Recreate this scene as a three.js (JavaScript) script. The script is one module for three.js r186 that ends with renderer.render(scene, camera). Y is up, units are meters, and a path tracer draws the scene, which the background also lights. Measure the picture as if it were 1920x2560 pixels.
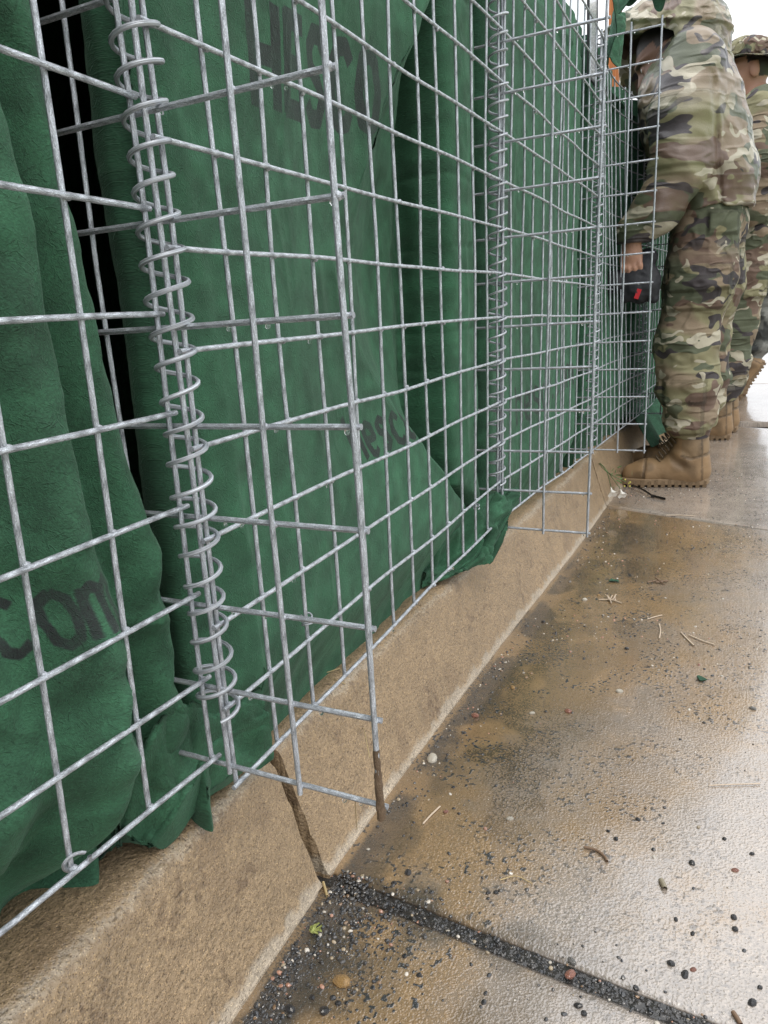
import * as THREE from 'three';
import { mergeGeometries } from 'three/addons/utils/BufferGeometryUtils.js';

// ------------------------------------------------------------------ camera, sky, sun, exposure
const scene = new THREE.Scene();
const W = 1920, H = 2560, F = 1905.17;                       // photograph size and focal length in its pixels
const camera = new THREE.PerspectiveCamera(2 * Math.atan(H / 2 / F) * 180 / Math.PI, 0.75, 0.02, 900);
camera.rotation.order = 'YXZ';
camera.position.set(0.38625, 0.64794, 0.4871);
camera.rotation.set(-0.25209, 0.42337, -0.06656);
camera.updateMatrixWorld(true);
const renderer = new THREE.WebGLRenderer({ antialias: true });
renderer.setSize(768, 1024);
renderer.toneMapping = THREE.LinearToneMapping;
renderer.toneMappingExposure = 1.75;
renderer.shadowMap.enabled = true;
{ // overcast sky: brightest overhead, a faint blue cast, soft cloud mottling
  const w = 256, h = 128, d = new Float32Array(w * h * 4);
  for (let j = 0; j < h; j++) for (let i = 0; i < w; i++) {
    const el = ((j + 0.5) / h - 0.5) * Math.PI, az = i / w * Math.PI * 2;
    const s = Math.max(0, Math.sin(el));
    const cl = 1 + 0.05 * Math.sin(az * 3 + 4 * s) * Math.cos(el) + 0.04 * Math.sin(az * 7 + 9 * s + 1) * Math.cos(el);
    const L = (el < 0 ? 0.3 : 1.36 * (1 + 1.5 * s) / 2.5 * cl) * 1.1;
    d.set([L * 0.965, L * 0.99, L * 1.03, 1], (j * w + i) * 4);
  }
  const t = new THREE.DataTexture(d, w, h, THREE.RGBAFormat, THREE.FloatType);
  t.mapping = THREE.EquirectangularReflectionMapping; t.magFilter = t.minFilter = THREE.LinearFilter; t.needsUpdate = true;
  scene.background = t; scene.environment = t;
}
const sun = new THREE.DirectionalLight(0xfff6ea, 0.7);       // sun veiled by thick cloud, very soft
sun.position.set(4, 9, 2.5); sun.target.position.set(0, 0, -1.5);
sun.castShadow = true; sun.shadow.radius = 40; sun.shadow.mapSize.set(2048, 2048);
Object.assign(sun.shadow.camera, { left: -8, right: 8, top: 8, bottom: -8, near: 0.5, far: 40 });
scene.add(sun, sun.target);

// ------------------------------------------------------------------ helpers
let seed = 12345;
const rnd = () => { seed = (seed * 1664525 + 1013904223) >>> 0; return seed / 4294967296; };
const rr = (a, b) => a + (b - a) * rnd();
const lerp = (a, b, t) => a + (b - a) * t, clamp = (x, a = 0, b = 1) => x < a ? a : x > b ? b : x;
const sm = (a, b, x) => { const t = clamp((x - a) / (b - a)); return t * t * (3 - 2 * t); };
const ridge = (x) => 1 - Math.abs(2 * x - 1);
const V = (x, y, z) => new THREE.Vector3(x, y, z);
const lat = new Float32Array(65536); for (let i = 0; i < 65536; i++) lat[i] = rnd();
const hs = (i, j, k) => lat[((i * 374761 + j * 668265 + k * 982451) ^ ((j * 31 + i * 17 + k * 57) << 4)) & 65535];
function n2(x, y, k = 0) {
  const i = Math.floor(x), j = Math.floor(y); let u = x - i, v = y - j; u = u * u * (3 - 2 * u); v = v * v * (3 - 2 * v);
  const a = hs(i, j, k), b = hs(i + 1, j, k), c = hs(i, j + 1, k), d = hs(i + 1, j + 1, k);
  return a + (b - a) * u + (c - a + (a - b - c + d) * u) * v;
}
function n3(x, y, z) {
  const k = Math.floor(z); let w = z - k; w = w * w * (3 - 2 * w);
  return lerp(n2(x, y, k), n2(x, y, k + 1), w);
}
const f2 = (x, y, o = 3, k = 0) => { let s = 0, a = 0.5, t = 0; for (let i = 0; i < o; i++) { s += a * n2(x, y, k + i * 7); t += a; a *= 0.5; x = x * 2.03 + 17; y = y * 2.03 + 5; } return s / t; };
const f3 = (x, y, z, o = 2) => { let s = 0, a = 0.5, t = 0; for (let i = 0; i < o; i++) { s += a * n3(x, y, z); t += a; a *= 0.5; x = x * 2.03 + 11; y = y * 2.03 + 7; z = z * 2.03 + 3; } return s / t; };
const table = (T, x) => { if (x <= T[0][0]) return T[0][1]; for (let i = 1; i < T.length; i++) if (x <= T[i][0]) { const t = (x - T[i - 1][0]) / (T[i][0] - T[i - 1][0]); return lerp(T[i - 1][1], T[i][1], t * t * (3 - 2 * t) * 0.5 + t * 0.5); } return T[T.length - 1][1]; };
function tex(w, h, fn, srgb, wrap = THREE.RepeatWrapping) {   // fn(i, j, out) writes 0..1 rgb
  const d = new Uint8Array(w * h * 4), o = [0, 0, 0];
  for (let j = 0; j < h; j++) for (let i = 0; i < w; i++) { fn(i, j, o); const k = (j * w + i) * 4; d[k] = clamp(o[0]) * 255; d[k + 1] = clamp(o[1]) * 255; d[k + 2] = clamp(o[2]) * 255; d[k + 3] = 255; }
  return dtex(d, w, h, srgb, wrap);
}
function dtex(d, w, h, srgb, wrap = THREE.RepeatWrapping) {
  const t = new THREE.DataTexture(d, w, h); t.magFilter = THREE.LinearFilter; t.minFilter = THREE.LinearMipmapLinearFilter; t.generateMipmaps = true;
  t.wrapS = t.wrapT = wrap; if (srgb) t.colorSpace = THREE.SRGBColorSpace; t.needsUpdate = true; return t;
}
const std = (o) => new THREE.MeshPhysicalMaterial(o);
const used = new Map();
const numbered = (n) => { const c = used.get(n) || 0; used.set(n, c + 1); return c ? n + '_' + String(c).padStart(3, '0') : n; };
function shade(o) { o.castShadow = o.receiveShadow = true; return o; }
function tag(o, label, category, group, kind) { o.userData.label = label; o.userData.category = category; if (group) o.userData.group = group; if (kind) o.userData.kind = kind; return o; }
function thing(name, label, category, group) { const g = new THREE.Group(); g.name = numbered(name); tag(g, label, category, group); scene.add(g); return g; }
function part(parent, name, geo, mat) { const m = shade(new THREE.Mesh(geo, mat)); m.name = name; parent.add(m); return m; }
function solo(name, geo, mat, label, category, group) { const m = shade(new THREE.Mesh(geo, mat)); m.name = numbered(name); tag(m, label, category, group); scene.add(m); return m; }
function structure(name, o, label) { o.name = name; o.userData.kind = 'structure'; o.userData.label = label; scene.add(o); return o; }
function ray(u, v) { return V((u - W / 2) / F, -(v - H / 2) / F, -1).applyQuaternion(camera.quaternion); }
const onY = (u, v, y) => { const d = ray(u, v); return d.multiplyScalar((y - camera.position.y) / d.y).add(camera.position); };
const onX = (u, v, x) => { const d = ray(u, v); return d.multiplyScalar((x - camera.position.x) / d.x).add(camera.position); };
// grid surface -> sheet with thickness; P(i,j) -> Vector3; uv(i,j)
function grid(nu, nv, P, uv, thick = 0) {
  const pos = [], uvs = [], idx = [], N = (nu + 1) * (nv + 1);
  for (let j = 0; j <= nv; j++) for (let i = 0; i <= nu; i++) { const p = P(i / nu, j / nv); pos.push(p.x, p.y, p.z); const q = uv(i / nu, j / nv, p); uvs.push(q[0], q[1]); }
  for (let j = 0; j < nv; j++) for (let i = 0; i < nu; i++) { const a = j * (nu + 1) + i; idx.push(a, a + 1, a + nu + 2, a, a + nu + 2, a + nu + 1); }
  let g = new THREE.BufferGeometry();
  g.setAttribute('position', new THREE.Float32BufferAttribute(pos, 3)); g.setAttribute('uv', new THREE.Float32BufferAttribute(uvs, 2)); g.setIndex(idx); g.computeVertexNormals();
  if (!thick) return g;
  const n = g.attributes.normal.array, p2 = pos.slice(), n2_ = Array.from(n), u2 = uvs.slice(), id2 = idx.slice();
  for (let k = 0; k < N; k++) { p2.push(pos[k * 3] - n[k * 3] * thick, pos[k * 3 + 1] - n[k * 3 + 1] * thick, pos[k * 3 + 2] - n[k * 3 + 2] * thick); n2_.push(-n[k * 3], -n[k * 3 + 1], -n[k * 3 + 2]); u2.push(uvs[k * 2], uvs[k * 2 + 1]); }
  for (let k = 0; k < idx.length; k += 3) id2.push(idx[k] + N, idx[k + 2] + N, idx[k + 1] + N);
  const rim = []; for (let i = 0; i < nu; i++) { rim.push([i + 1, i]); rim.push([nv * (nu + 1) + i, nv * (nu + 1) + i + 1]); }
  for (let j = 0; j < nv; j++) { rim.push([j * (nu + 1), (j + 1) * (nu + 1)]); rim.push([(j + 1) * (nu + 1) + nu, j * (nu + 1) + nu]); }
  for (const [a, b] of rim) id2.push(a, b, b + N, a, b + N, a + N);
  g = new THREE.BufferGeometry();
  g.setAttribute('position', new THREE.Float32BufferAttribute(p2, 3)); g.setAttribute('normal', new THREE.Float32BufferAttribute(n2_, 3)); g.setAttribute('uv', new THREE.Float32BufferAttribute(u2, 2)); g.setIndex(id2);
  return g;
}
function crom(P, t) { // Catmull-Rom through 2-D points, t in 0..1
  const n = P.length - 1, x = clamp(t) * n, i = Math.min(n - 1, Math.floor(x)), f = x - i;
  const a = P[Math.max(0, i - 1)], b = P[i], c = P[i + 1], d = P[Math.min(n, i + 2)];
  return a.map((_, k) => 0.5 * (2 * b[k] + (c[k] - a[k]) * f + (2 * a[k] - 5 * b[k] + 4 * c[k] - d[k]) * f * f + (3 * b[k] - a[k] - 3 * c[k] + d[k]) * f * f * f));
}
function tube(pts, r, rad = 8, seg = 0, closed = false) {
  return new THREE.TubeGeometry(new THREE.CatmullRomCurve3(pts, closed, 'centripetal'), seg || pts.length * 4, r, rad, closed);
}
// signed distance field -> smooth mesh (surface nets)
function nets(f, lo, hi, c, color) {
  const nx = Math.ceil((hi[0] - lo[0]) / c) + 1, ny = Math.ceil((hi[1] - lo[1]) / c) + 1, nz = Math.ceil((hi[2] - lo[2]) / c) + 1;
  const D = new Float32Array(nx * ny * nz).fill(1);
  const st = 4;                                              // coarse pass: skip blocks that are far from the surface
  for (let k = 0; k < nz; k += st) for (let j = 0; j < ny; j += st) for (let i = 0; i < nx; i += st) {
    const d0 = f(lo[0] + (i + 1.5) * c, lo[1] + (j + 1.5) * c, lo[2] + (k + 1.5) * c), far = Math.abs(d0) > c * st * 2.0 + 0.02;
    for (let kk = k; kk < Math.min(nz, k + st); kk++) for (let jj = j; jj < Math.min(ny, j + st); jj++) for (let ii = i; ii < Math.min(nx, i + st); ii++)
      D[(kk * ny + jj) * nx + ii] = far ? d0 : f(lo[0] + ii * c, lo[1] + jj * c, lo[2] + kk * c);
  }
  const id = new Int32Array(nx * ny * nz).fill(-1), pos = [], col = [], idx = [];
  const at = (i, j, k) => (k * ny + j) * nx + i, o = [0, 0, 0];
  const E = [[0, 1], [0, 2], [0, 4], [1, 3], [1, 5], [2, 3], [2, 6], [4, 5], [4, 6], [3, 7], [5, 7], [6, 7]];
  const v = new Float32Array(8);
  for (let k = 0; k < nz - 1; k++) for (let j = 0; j < ny - 1; j++) for (let i = 0; i < nx - 1; i++) {
    let m = 0; for (let q = 0; q < 8; q++) { v[q] = D[at(i + (q & 1), j + ((q >> 1) & 1), k + (q >> 2))]; if (v[q] < 0) m++; }
    if (m === 0 || m === 8) continue;
    let x = 0, y = 0, z = 0, n = 0;
    for (const [a, b] of E) if ((v[a] < 0) !== (v[b] < 0)) { const t = v[a] / (v[a] - v[b]); x += lerp(a & 1, b & 1, t); y += lerp((a >> 1) & 1, (b >> 1) & 1, t); z += lerp(a >> 2, b >> 2, t); n++; }
    x = lo[0] + (i + x / n) * c; y = lo[1] + (j + y / n) * c; z = lo[2] + (k + z / n) * c;
    id[at(i, j, k)] = pos.length / 3; pos.push(x, y, z);
    if (color) { color(x, y, z, o); col.push(o[0], o[1], o[2]); }
  }
  for (let k = 1; k < nz - 1; k++) for (let j = 1; j < ny - 1; j++) for (let i = 1; i < nx - 1; i++) {
    const s = D[at(i, j, k)] < 0;
    const q = (a, b, c_, d, flip) => { if (a < 0 || b < 0 || c_ < 0 || d < 0) return; flip ? idx.push(a, c_, b, a, d, c_) : idx.push(a, b, c_, a, c_, d); };
    if (s !== D[at(i + 1, j, k)] < 0) q(id[at(i, j - 1, k - 1)], id[at(i, j, k - 1)], id[at(i, j, k)], id[at(i, j - 1, k)], !s);
    if (s !== D[at(i, j + 1, k)] < 0) q(id[at(i - 1, j, k - 1)], id[at(i - 1, j, k)], id[at(i, j, k)], id[at(i, j, k - 1)], !s);
    if (s !== D[at(i, j, k + 1)] < 0) q(id[at(i - 1, j - 1, k)], id[at(i, j - 1, k)], id[at(i, j, k)], id[at(i - 1, j, k)], !s);
  }
  const g = new THREE.BufferGeometry();
  g.setAttribute('position', new THREE.Float32BufferAttribute(pos, 3));
  g.setAttribute('uv', new THREE.Float32BufferAttribute(new Float32Array(pos.length / 3 * 2).map((_, q) => pos[(q >> 1) * 3 + (q & 1)] * 4 + (q & 1 ? 0 : pos[(q >> 1) * 3 + 2] * 2.7)), 2));
  if (color) g.setAttribute('color', new THREE.Float32BufferAttribute(col, 3));
  g.setIndex(idx); g.computeVertexNormals(); return g;
}
const cone = (x, y, z, a, b, ra, rb, sz = 1) => { // tapered capsule, sz < 1 flattens the z axis of space (wider in z)
  const bx = b[0] - a[0], by = b[1] - a[1], bz = (b[2] - a[2]) * sz, px = x - a[0], py = y - a[1], pz = (z - a[2]) * sz;
  const t = clamp((px * bx + py * by + pz * bz) / (bx * bx + by * by + bz * bz + 1e-9));
  return Math.hypot(px - bx * t, py - by * t, pz - bz * t) - (ra + (rb - ra) * t);
};
const ell = (x, y, z, c, r) => { const px = (x - c[0]) / r[0], py = (y - c[1]) / r[1], pz = (z - c[2]) / r[2]; const k = Math.hypot(px, py, pz); return (k - 1) * Math.min(r[0], r[1], r[2]); };
const smin = (a, b, k) => { const h = Math.max(k - Math.abs(a - b), 0) / k; return Math.min(a, b) - h * h * k * 0.25; };
const chain = (x, y, z, J, k = 0.03, sz = 1) => { let d = 9; for (let i = 0; i < J.length - 1; i++) { const q = cone(x, y, z, J[i], J[i + 1], J[i][3], J[i + 1][3], sz); d = i ? smin(d, q, k) : q; } return d; };
const inside = (x, y, z, lo, hi, e) => sm(-e, e, Math.min(x - lo[0], hi[0] - x, y - lo[1], hi[1] - y, z - lo[2], hi[2] - z));

// ------------------------------------------------------------------ ground
// foot of the kerb: x as a function of z
const footX = (z) => table([[-12, 0.75], [-3.82, 0.212], [-2.0, 0.062], [-0.19, -0.022], [2, -0.012]].map(([a, b]) => [a, b]), z);
const jointZ = (x, z0, k) => z0 + k * x;
const J1 = (x) => jointZ(x, -0.182, 0.14), J2 = (x) => jointZ(x, -2.02, 0.42);                       // joints run a little askew
// ground height of the pavement: shallow dips where the water stands
const dip = (x, z, cx, cz, rx, rz, d) => d * Math.exp(-(((x - cx) / rx) ** 2) - (((z - cz) / rz) ** 2));
const gh = (x, z) => -dip(x, z, 0.09, -0.62, 0.075, 0.22, 0.001) + 0.0016 * (f2(x * 9, z * 9, 2) - 0.5);
const pools = (x, z) => Math.exp(-(((x - 0.085 - 0.03 * z - 0.02) / 0.065) ** 2) - (((z + 0.62) / 0.22) ** 2)) + 0.75 * Math.exp(-(((x - 0.66) / 0.2) ** 2) - (((z + 0.85) / 0.75) ** 2)) + 0.7 * Math.exp(-(((x - 0.8) / 0.3) ** 2) - (((z + 2.7) / 0.9) ** 2)) + 0.5 * Math.exp(-(((x - 0.2) / 0.12) ** 2) - (((z + 1.35) / 0.3) ** 2));
function paving(w, h, x0, x1, z0, z1) {                        // colour, roughness and relief of wet brushed concrete, in world metres
  const C = new Uint8Array(w * h * 4), R = new Uint8Array(w * h * 4), B = new Uint8Array(w * h * 4);
  for (let j = 0; j < h; j++) for (let i = 0; i < w; i++) {
    const x = lerp(x0, x1, (i + 0.5) / w), z = lerp(z0, z1, (j + 0.5) / h), k = (j * w + i) * 4;
    const coarse = f2(x * 7, z * 7, 2, 3), mid = f2(x * 38, z * 38, 2, 9), fine = n2(x * 560, z * 560, 21), finer = n2(x * 1200, z * 1200, 31), broom = n2(x * 560, z * 90, 41), ripple = n2(x * 150, z * 230, 51);
    const off = x - footX(z);
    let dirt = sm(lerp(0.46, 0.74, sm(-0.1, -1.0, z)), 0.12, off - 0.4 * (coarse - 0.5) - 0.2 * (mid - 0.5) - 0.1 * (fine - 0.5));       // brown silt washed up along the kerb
    const stain = sm(0.56, 0.7, f2(x * 4 + 9, z * 4, 2, 61)), pool = sm(0.42, 0.6, pools(x, z) + 0.5 * (coarse - 0.5) + 0.24 * (mid - 0.5));
    // water film: low spots are flat and mirror-like
    let hgt = 0.24 * mid + 0.46 * fine + 0.16 * broom + 0.08 * ripple + 0.26 * finer;
    const level = 0.56 + 0.16 * (coarse - 0.5) - 0.05 * dirt;
    const wet = Math.max(pool, sm(level + 0.05, level - 0.04, hgt));
    const flat = lerp(Math.max(hgt, level - 0.03), level + 0.02 + 0.03 * (mid - 0.5), pool);
    const speck = hs(i * 3 + 1, j * 7 + 2, 5), sp2 = n2(x * 260, z * 260, 71);
    let r = lerp(0.38, 0.26, dirt), g = lerp(0.325, 0.172, dirt), b = lerp(0.275, 0.088, dirt);  // silt over concrete; outer concrete paled partly to stand for sky reflection
    const damp = sm(0.48, 0.6, f2(x * 13 + 3, z * 8, 3, 111)) * sm(0.34, 0.06, off + 0.2 * (coarse - 0.5)) * sm(0.35, 0.62, 0.5 * fine + 0.3 * mid + 0.2 * finer);   // blotches of dark grainy silt
    r = lerp(r, 0.05, damp * 0.85); g = lerp(g, 0.038, damp * 0.85); b = lerp(b, 0.026, damp * 0.85);
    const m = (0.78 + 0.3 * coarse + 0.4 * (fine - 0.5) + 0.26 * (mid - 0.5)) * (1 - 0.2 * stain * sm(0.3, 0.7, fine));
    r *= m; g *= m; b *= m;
    if (speck > 0.985) { r *= 1.6; g *= 1.55; b *= 1.5; } else if (speck < 0.035) { r *= 0.4; g *= 0.4; b *= 0.43; }
    const grit = sm(0.72, 0.8, sp2) * sm(0.47, 0.6, f2(x * 16, z * 16, 2, 81)) * (0.3 + 0.7 * dirt);            // black asphalt grit
    r = lerp(r, 0.03, grit); g = lerp(g, 0.03, grit); b = lerp(b, 0.033, grit);
    const mud = Math.max(sm(0.1, 0.03, off + 0.09 * (mid - 0.5) + 0.05 * (coarse - 0.5)) * sm(-0.24, -0.17, z + 0.05 * (mid - 0.5)), 0.9 * sm(0.10, 0.02, off + 0.05 * (mid - 0.5)) * sm(0.5, 0.6, f2(x * 9, z * 9 + 4, 2, 131)), 0.8 * sm(0.03, 0.0, Math.abs(z - J1(x)) - 0.012 + 0.05 * (mid - 0.45)) * sm(0.4, 0.1, off)) * sm(0.008, 0.016, off + 0.006 * (fine - 0.5)) * clamp(0.55 + 0.9 * mid);   // black silt and grit in the gutter corner
    r = lerp(r, 0.05 * m, mud); g = lerp(g, 0.044 * m, mud); b = lerp(b, 0.038 * m, mud);
    const s = (c) => 255 * Math.pow(clamp(c), 1 / 2.2);
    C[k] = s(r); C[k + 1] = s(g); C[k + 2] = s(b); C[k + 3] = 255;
    const rough = lerp(lerp(0.26, 0.08, wet), 0.035, pool) + 0.06 * (finer - 0.5) * (1 - pool);
    R[k] = R[k + 1] = R[k + 2] = 255 * clamp(rough); R[k + 3] = 255;
    B[k] = B[k + 1] = B[k + 2] = 255 * clamp(0.15 + 0.75 * (flat - 0.3) / 0.7 + 0.25 * grit + (rnd() - 0.5) * 0.006 + 0.12 * (hgt > level ? finer - 0.5 : 0)); B[k + 3] = 255;
  }
  const wr = THREE.MirroredRepeatWrapping;
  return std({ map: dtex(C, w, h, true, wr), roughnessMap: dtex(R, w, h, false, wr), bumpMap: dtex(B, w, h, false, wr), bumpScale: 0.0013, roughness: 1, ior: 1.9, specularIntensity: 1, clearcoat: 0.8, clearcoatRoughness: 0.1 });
}
function slab(parent, mat, xr, zf, zn, uvr, nu, nv) {            // zf(x), zn(x): far and near edge; x from the kerb to xr
  const P = (a, b) => {
    const e = 0.004, q = 0.012; let z, x;
    const xs = lerp(0, 1, a); x = lerp(footX(lerp(zf(0), zn(0), b)) - 0.01, xr, xs); z = lerp(zf(x), zn(x), b);
    const edge = Math.min((b) * (zn(x) - zf(x)), (1 - b) * (zn(x) - zf(x)));
    const drop = edge < q ? (1 - Math.sqrt(1 - (1 - edge / q) ** 2)) * 0.006 + (edge < 1e-6 ? 0.02 : 0) : 0;
    return V(x, gh(x, z) - drop, z);
  };
  const rows = (b) => b;                                          // denser rows at the joints
  const bb = (j) => { const t = j; return t < 0.06 ? t * t / 0.06 * 0.5 : t > 0.94 ? 1 - (1 - t) ** 2 / 0.06 * 0.5 : lerp(0.03, 0.97, (t - 0.06) / 0.88); };
  const aa = (i) => i * i * 0.6 + i * 0.4;
  const g = grid(nu, nv, (a, b) => P(aa(a), rows(bb(b))), (a, b, p) => uvr ? [(p.x - uvr[0]) / (uvr[1] - uvr[0]), (p.z - uvr[2]) / (uvr[3] - uvr[2])] : [p.x / 1.3, p.z / 1.3]);
  // grid runs far to near, so flip so that it faces up
  const n = g.attributes.normal; if (n.getY(Math.floor(n.count / 2)) < 0) { const ix = g.index.array; for (let k = 0; k < ix.length; k += 3) { const t = ix[k + 1]; ix[k + 1] = ix[k + 2]; ix[k + 2] = t; } for (let k = 0; k < n.array.length; k++) n.array[k] *= -1; }
  return part(parent, 'slab', g, mat);
}
const pave = structure('pavement', new THREE.Group(), 'wet brushed concrete pavement along the kerb');
const gA = [-0.06, 0.94, -0.20, 0.44], gB = [-0.06, 1.06, -2.05, -0.12];
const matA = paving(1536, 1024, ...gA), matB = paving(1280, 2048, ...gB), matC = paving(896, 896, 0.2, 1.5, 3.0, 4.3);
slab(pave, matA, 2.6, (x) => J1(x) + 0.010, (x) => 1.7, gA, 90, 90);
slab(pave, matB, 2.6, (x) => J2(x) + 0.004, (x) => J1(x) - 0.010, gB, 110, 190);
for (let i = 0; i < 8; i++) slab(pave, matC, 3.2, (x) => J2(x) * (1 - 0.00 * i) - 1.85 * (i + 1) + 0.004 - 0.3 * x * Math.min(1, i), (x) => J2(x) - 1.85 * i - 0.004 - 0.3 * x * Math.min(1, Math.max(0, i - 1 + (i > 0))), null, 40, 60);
// earth under the joints and the wide ground beyond
const soilTex = tex(512, 512, (i, j, o) => { const q = f2(i / 16, j / 16, 4), s = hs(i, j, 3); const m = 0.45 + 0.7 * q + (s > 0.96 ? 0.5 : 0); o[0] = 0.36 * m; o[1] = 0.29 * m; o[2] = 0.22 * m; }, true);
const soilBump = tex(512, 512, (i, j, o) => { o[0] = o[1] = o[2] = f2(i / 9, j / 9, 4, 5); });
const soilMat = std({ map: soilTex, bumpMap: soilBump, bumpScale: 0.006, roughness: 0.75 });
{
  const g = new THREE.PlaneGeometry(600, 600, 1, 1).rotateX(-Math.PI / 2); const uv = g.attributes.uv; for (let i = 0; i < uv.count; i++) uv.setXY(i, uv.getX(i) * 900, uv.getY(i) * 900);
  const m = shade(new THREE.Mesh(g, soilMat)); m.position.y = -0.045; structure('ground', m, 'bare damp earth around the pavement');
  const gr = grid(60, 60, (a, b) => { const x = lerp(3.2, 60, a * a), z = lerp(6, -140, b * b); return V(x, -0.02 + 0.05 * f2(x, z, 2) + 0.02 * Math.max(0, x - 3.2), z); }, (a, b, p) => [p.x / 2, p.z / 2]);
  const gm = std({ map: tex(256, 256, (i, j, o) => { const q = f2(i / 6, j / 6, 3), s = hs(i, j, 9); o[0] = 0.36 + 0.2 * q * s; o[1] = 0.42 + 0.24 * q; o[2] = 0.24 + 0.1 * s; }, true), roughness: 0.9 });
  structure('verge', shade(new THREE.Mesh(gr, gm)), 'pale green verge beyond the pavement');
}
// ------------------------------------------------------------------ kerb
const kerbMats = (() => {
  const w = 2048, h = 512, C = new Uint8Array(w * h * 4), B = new Uint8Array(w * h * 4), R = new Uint8Array(w * h * 4);   // 1.6 m along, 0.4 m across
  for (let j = 0; j < h; j++) for (let i = 0; i < w; i++) {
    const a = i / w * 1.6, t = j / h * 0.4, k = (j * w + i) * 4;
    const per = (s, kk) => { const q = i / w; return lerp(n2(a * s, t * s, kk), n2((a - 1.6) * s, t * s, kk), sm(0.8, 1, q)); };
    const coarse = per(6, 1) * 0.6 + per(17, 2) * 0.4, mid = per(60, 3), fine = per(330, 4), br = lerp(n2(a * 620, t * 70 + a * 30, 5), n2((a - 1.6) * 620, t * 70 + (a - 1.6) * 30, 5), sm(0.8, 1, i / w)), s = hs(i, j, 8);
    let m = 0.76 + 0.24 * coarse + 0.14 * (mid - 0.5) + 0.34 * (fine - 0.5) + 0.08 * (br - 0.5) + 0.22 * (s - 0.5);
    let r = 0.335 * m, g = 0.24 * m, b = 0.143 * m;
    const edge = sm(1.25, 0.2, Math.abs((t - 0.176) / 0.011 + (fine - 0.5) * 0.9 + (mid - 0.5) * 0.8 + (coarse - 0.5) * 1.2) + 0.8 * (1 - per(9, 31))) * 0.7;   // worn pale arris
    const lip = sm(0.024, 0.012, t + 0.016 * (mid - 0.5) + 0.006 * (fine - 0.5) + 0.006 * (coarse - 0.5)) * 0.85;                                                         // pale laitance at the foot
    const film = sm(0.62, 0.75, per(11, 44)) * 0.1 * fine;
    const spall = sm(0.7, 0.78, per(23, 51)) * sm(0.55, 0.7, per(130, 52)) * 0.45, silt = sm(0.6, 0.72, per(7, 61) * 0.6 + per(31, 62) * 0.4) * 0.3 * (0.4 + fine);   // pocked skin, mud splashes
    r = lerp(r, 0.13, spall + silt); g = lerp(g, 0.085, spall + silt); b = lerp(b, 0.05, spall + silt);
    r = lerp(r, 0.46 * m, Math.max(edge, lip)); g = lerp(g, 0.39 * m, Math.max(edge, lip)); b = lerp(b, 0.30 * m, Math.max(edge, lip));
    r *= 1 - film; g *= 1 - film; b *= 1 - film;
    if (s > 0.968) { r *= 1.8; g *= 1.75; b *= 1.55; } else if (s < 0.06) { r *= 0.42; g *= 0.4; b *= 0.42; }
    const pit = sm(0.88, 0.94, per(260, 12)) * 0.8; r *= 1 - 0.5 * pit; g *= 1 - 0.5 * pit; b *= 1 - 0.5 * pit;
    const e = (c) => 255 * Math.pow(clamp(c), 1 / 2.2);
    C[k] = e(r); C[k + 1] = e(g); C[k + 2] = e(b); C[k + 3] = 255;
    B[k] = B[k + 1] = B[k + 2] = 255 * clamp(0.5 + 0.2 * (mid - 0.5) + 0.45 * (fine - 0.5) + 0.12 * (br - 0.5) + 0.4 * (s - 0.5) - 0.3 * pit); B[k + 3] = 255;
    R[k] = R[k + 1] = R[k + 2] = 255 * clamp(0.52 + 0.3 * (fine - 0.5) + 0.2 * (coarse - 0.5)); R[k + 3] = 255;
  }
  return std({ map: dtex(C, w, h, true), bumpMap: dtex(B, w, h), roughnessMap: dtex(R, w, h), bumpScale: 0.0022, roughness: 1 });
})();
const kerb = structure('kerb', new THREE.Group(), 'tan cast concrete kerb under the mesh wall');
const KP = []; { // profile from foot to back, offsets from the foot line
  const raw = [[0.004, -0.03], [0.002, 0], [0, 0.004], [-0.006, 0.02], [-0.024, 0.08], [-0.042, 0.138], [-0.046, 0.150], [-0.052, 0.160], [-0.062, 0.167], [-0.076, 0.170], [-0.12, 0.1715], [-0.2, 0.172], [-0.34, 0.172]];
  for (let i = 0; i <= 70; i++) { const p = crom(raw, i / 70); KP.push(p); }
}
const KL = [0]; for (let i = 1; i < KP.length; i++) KL.push(KL[i - 1] + Math.hypot(KP[i][0] - KP[i - 1][0], KP[i][1] - KP[i - 1][1]));
const kb0 = KL[6];
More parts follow.
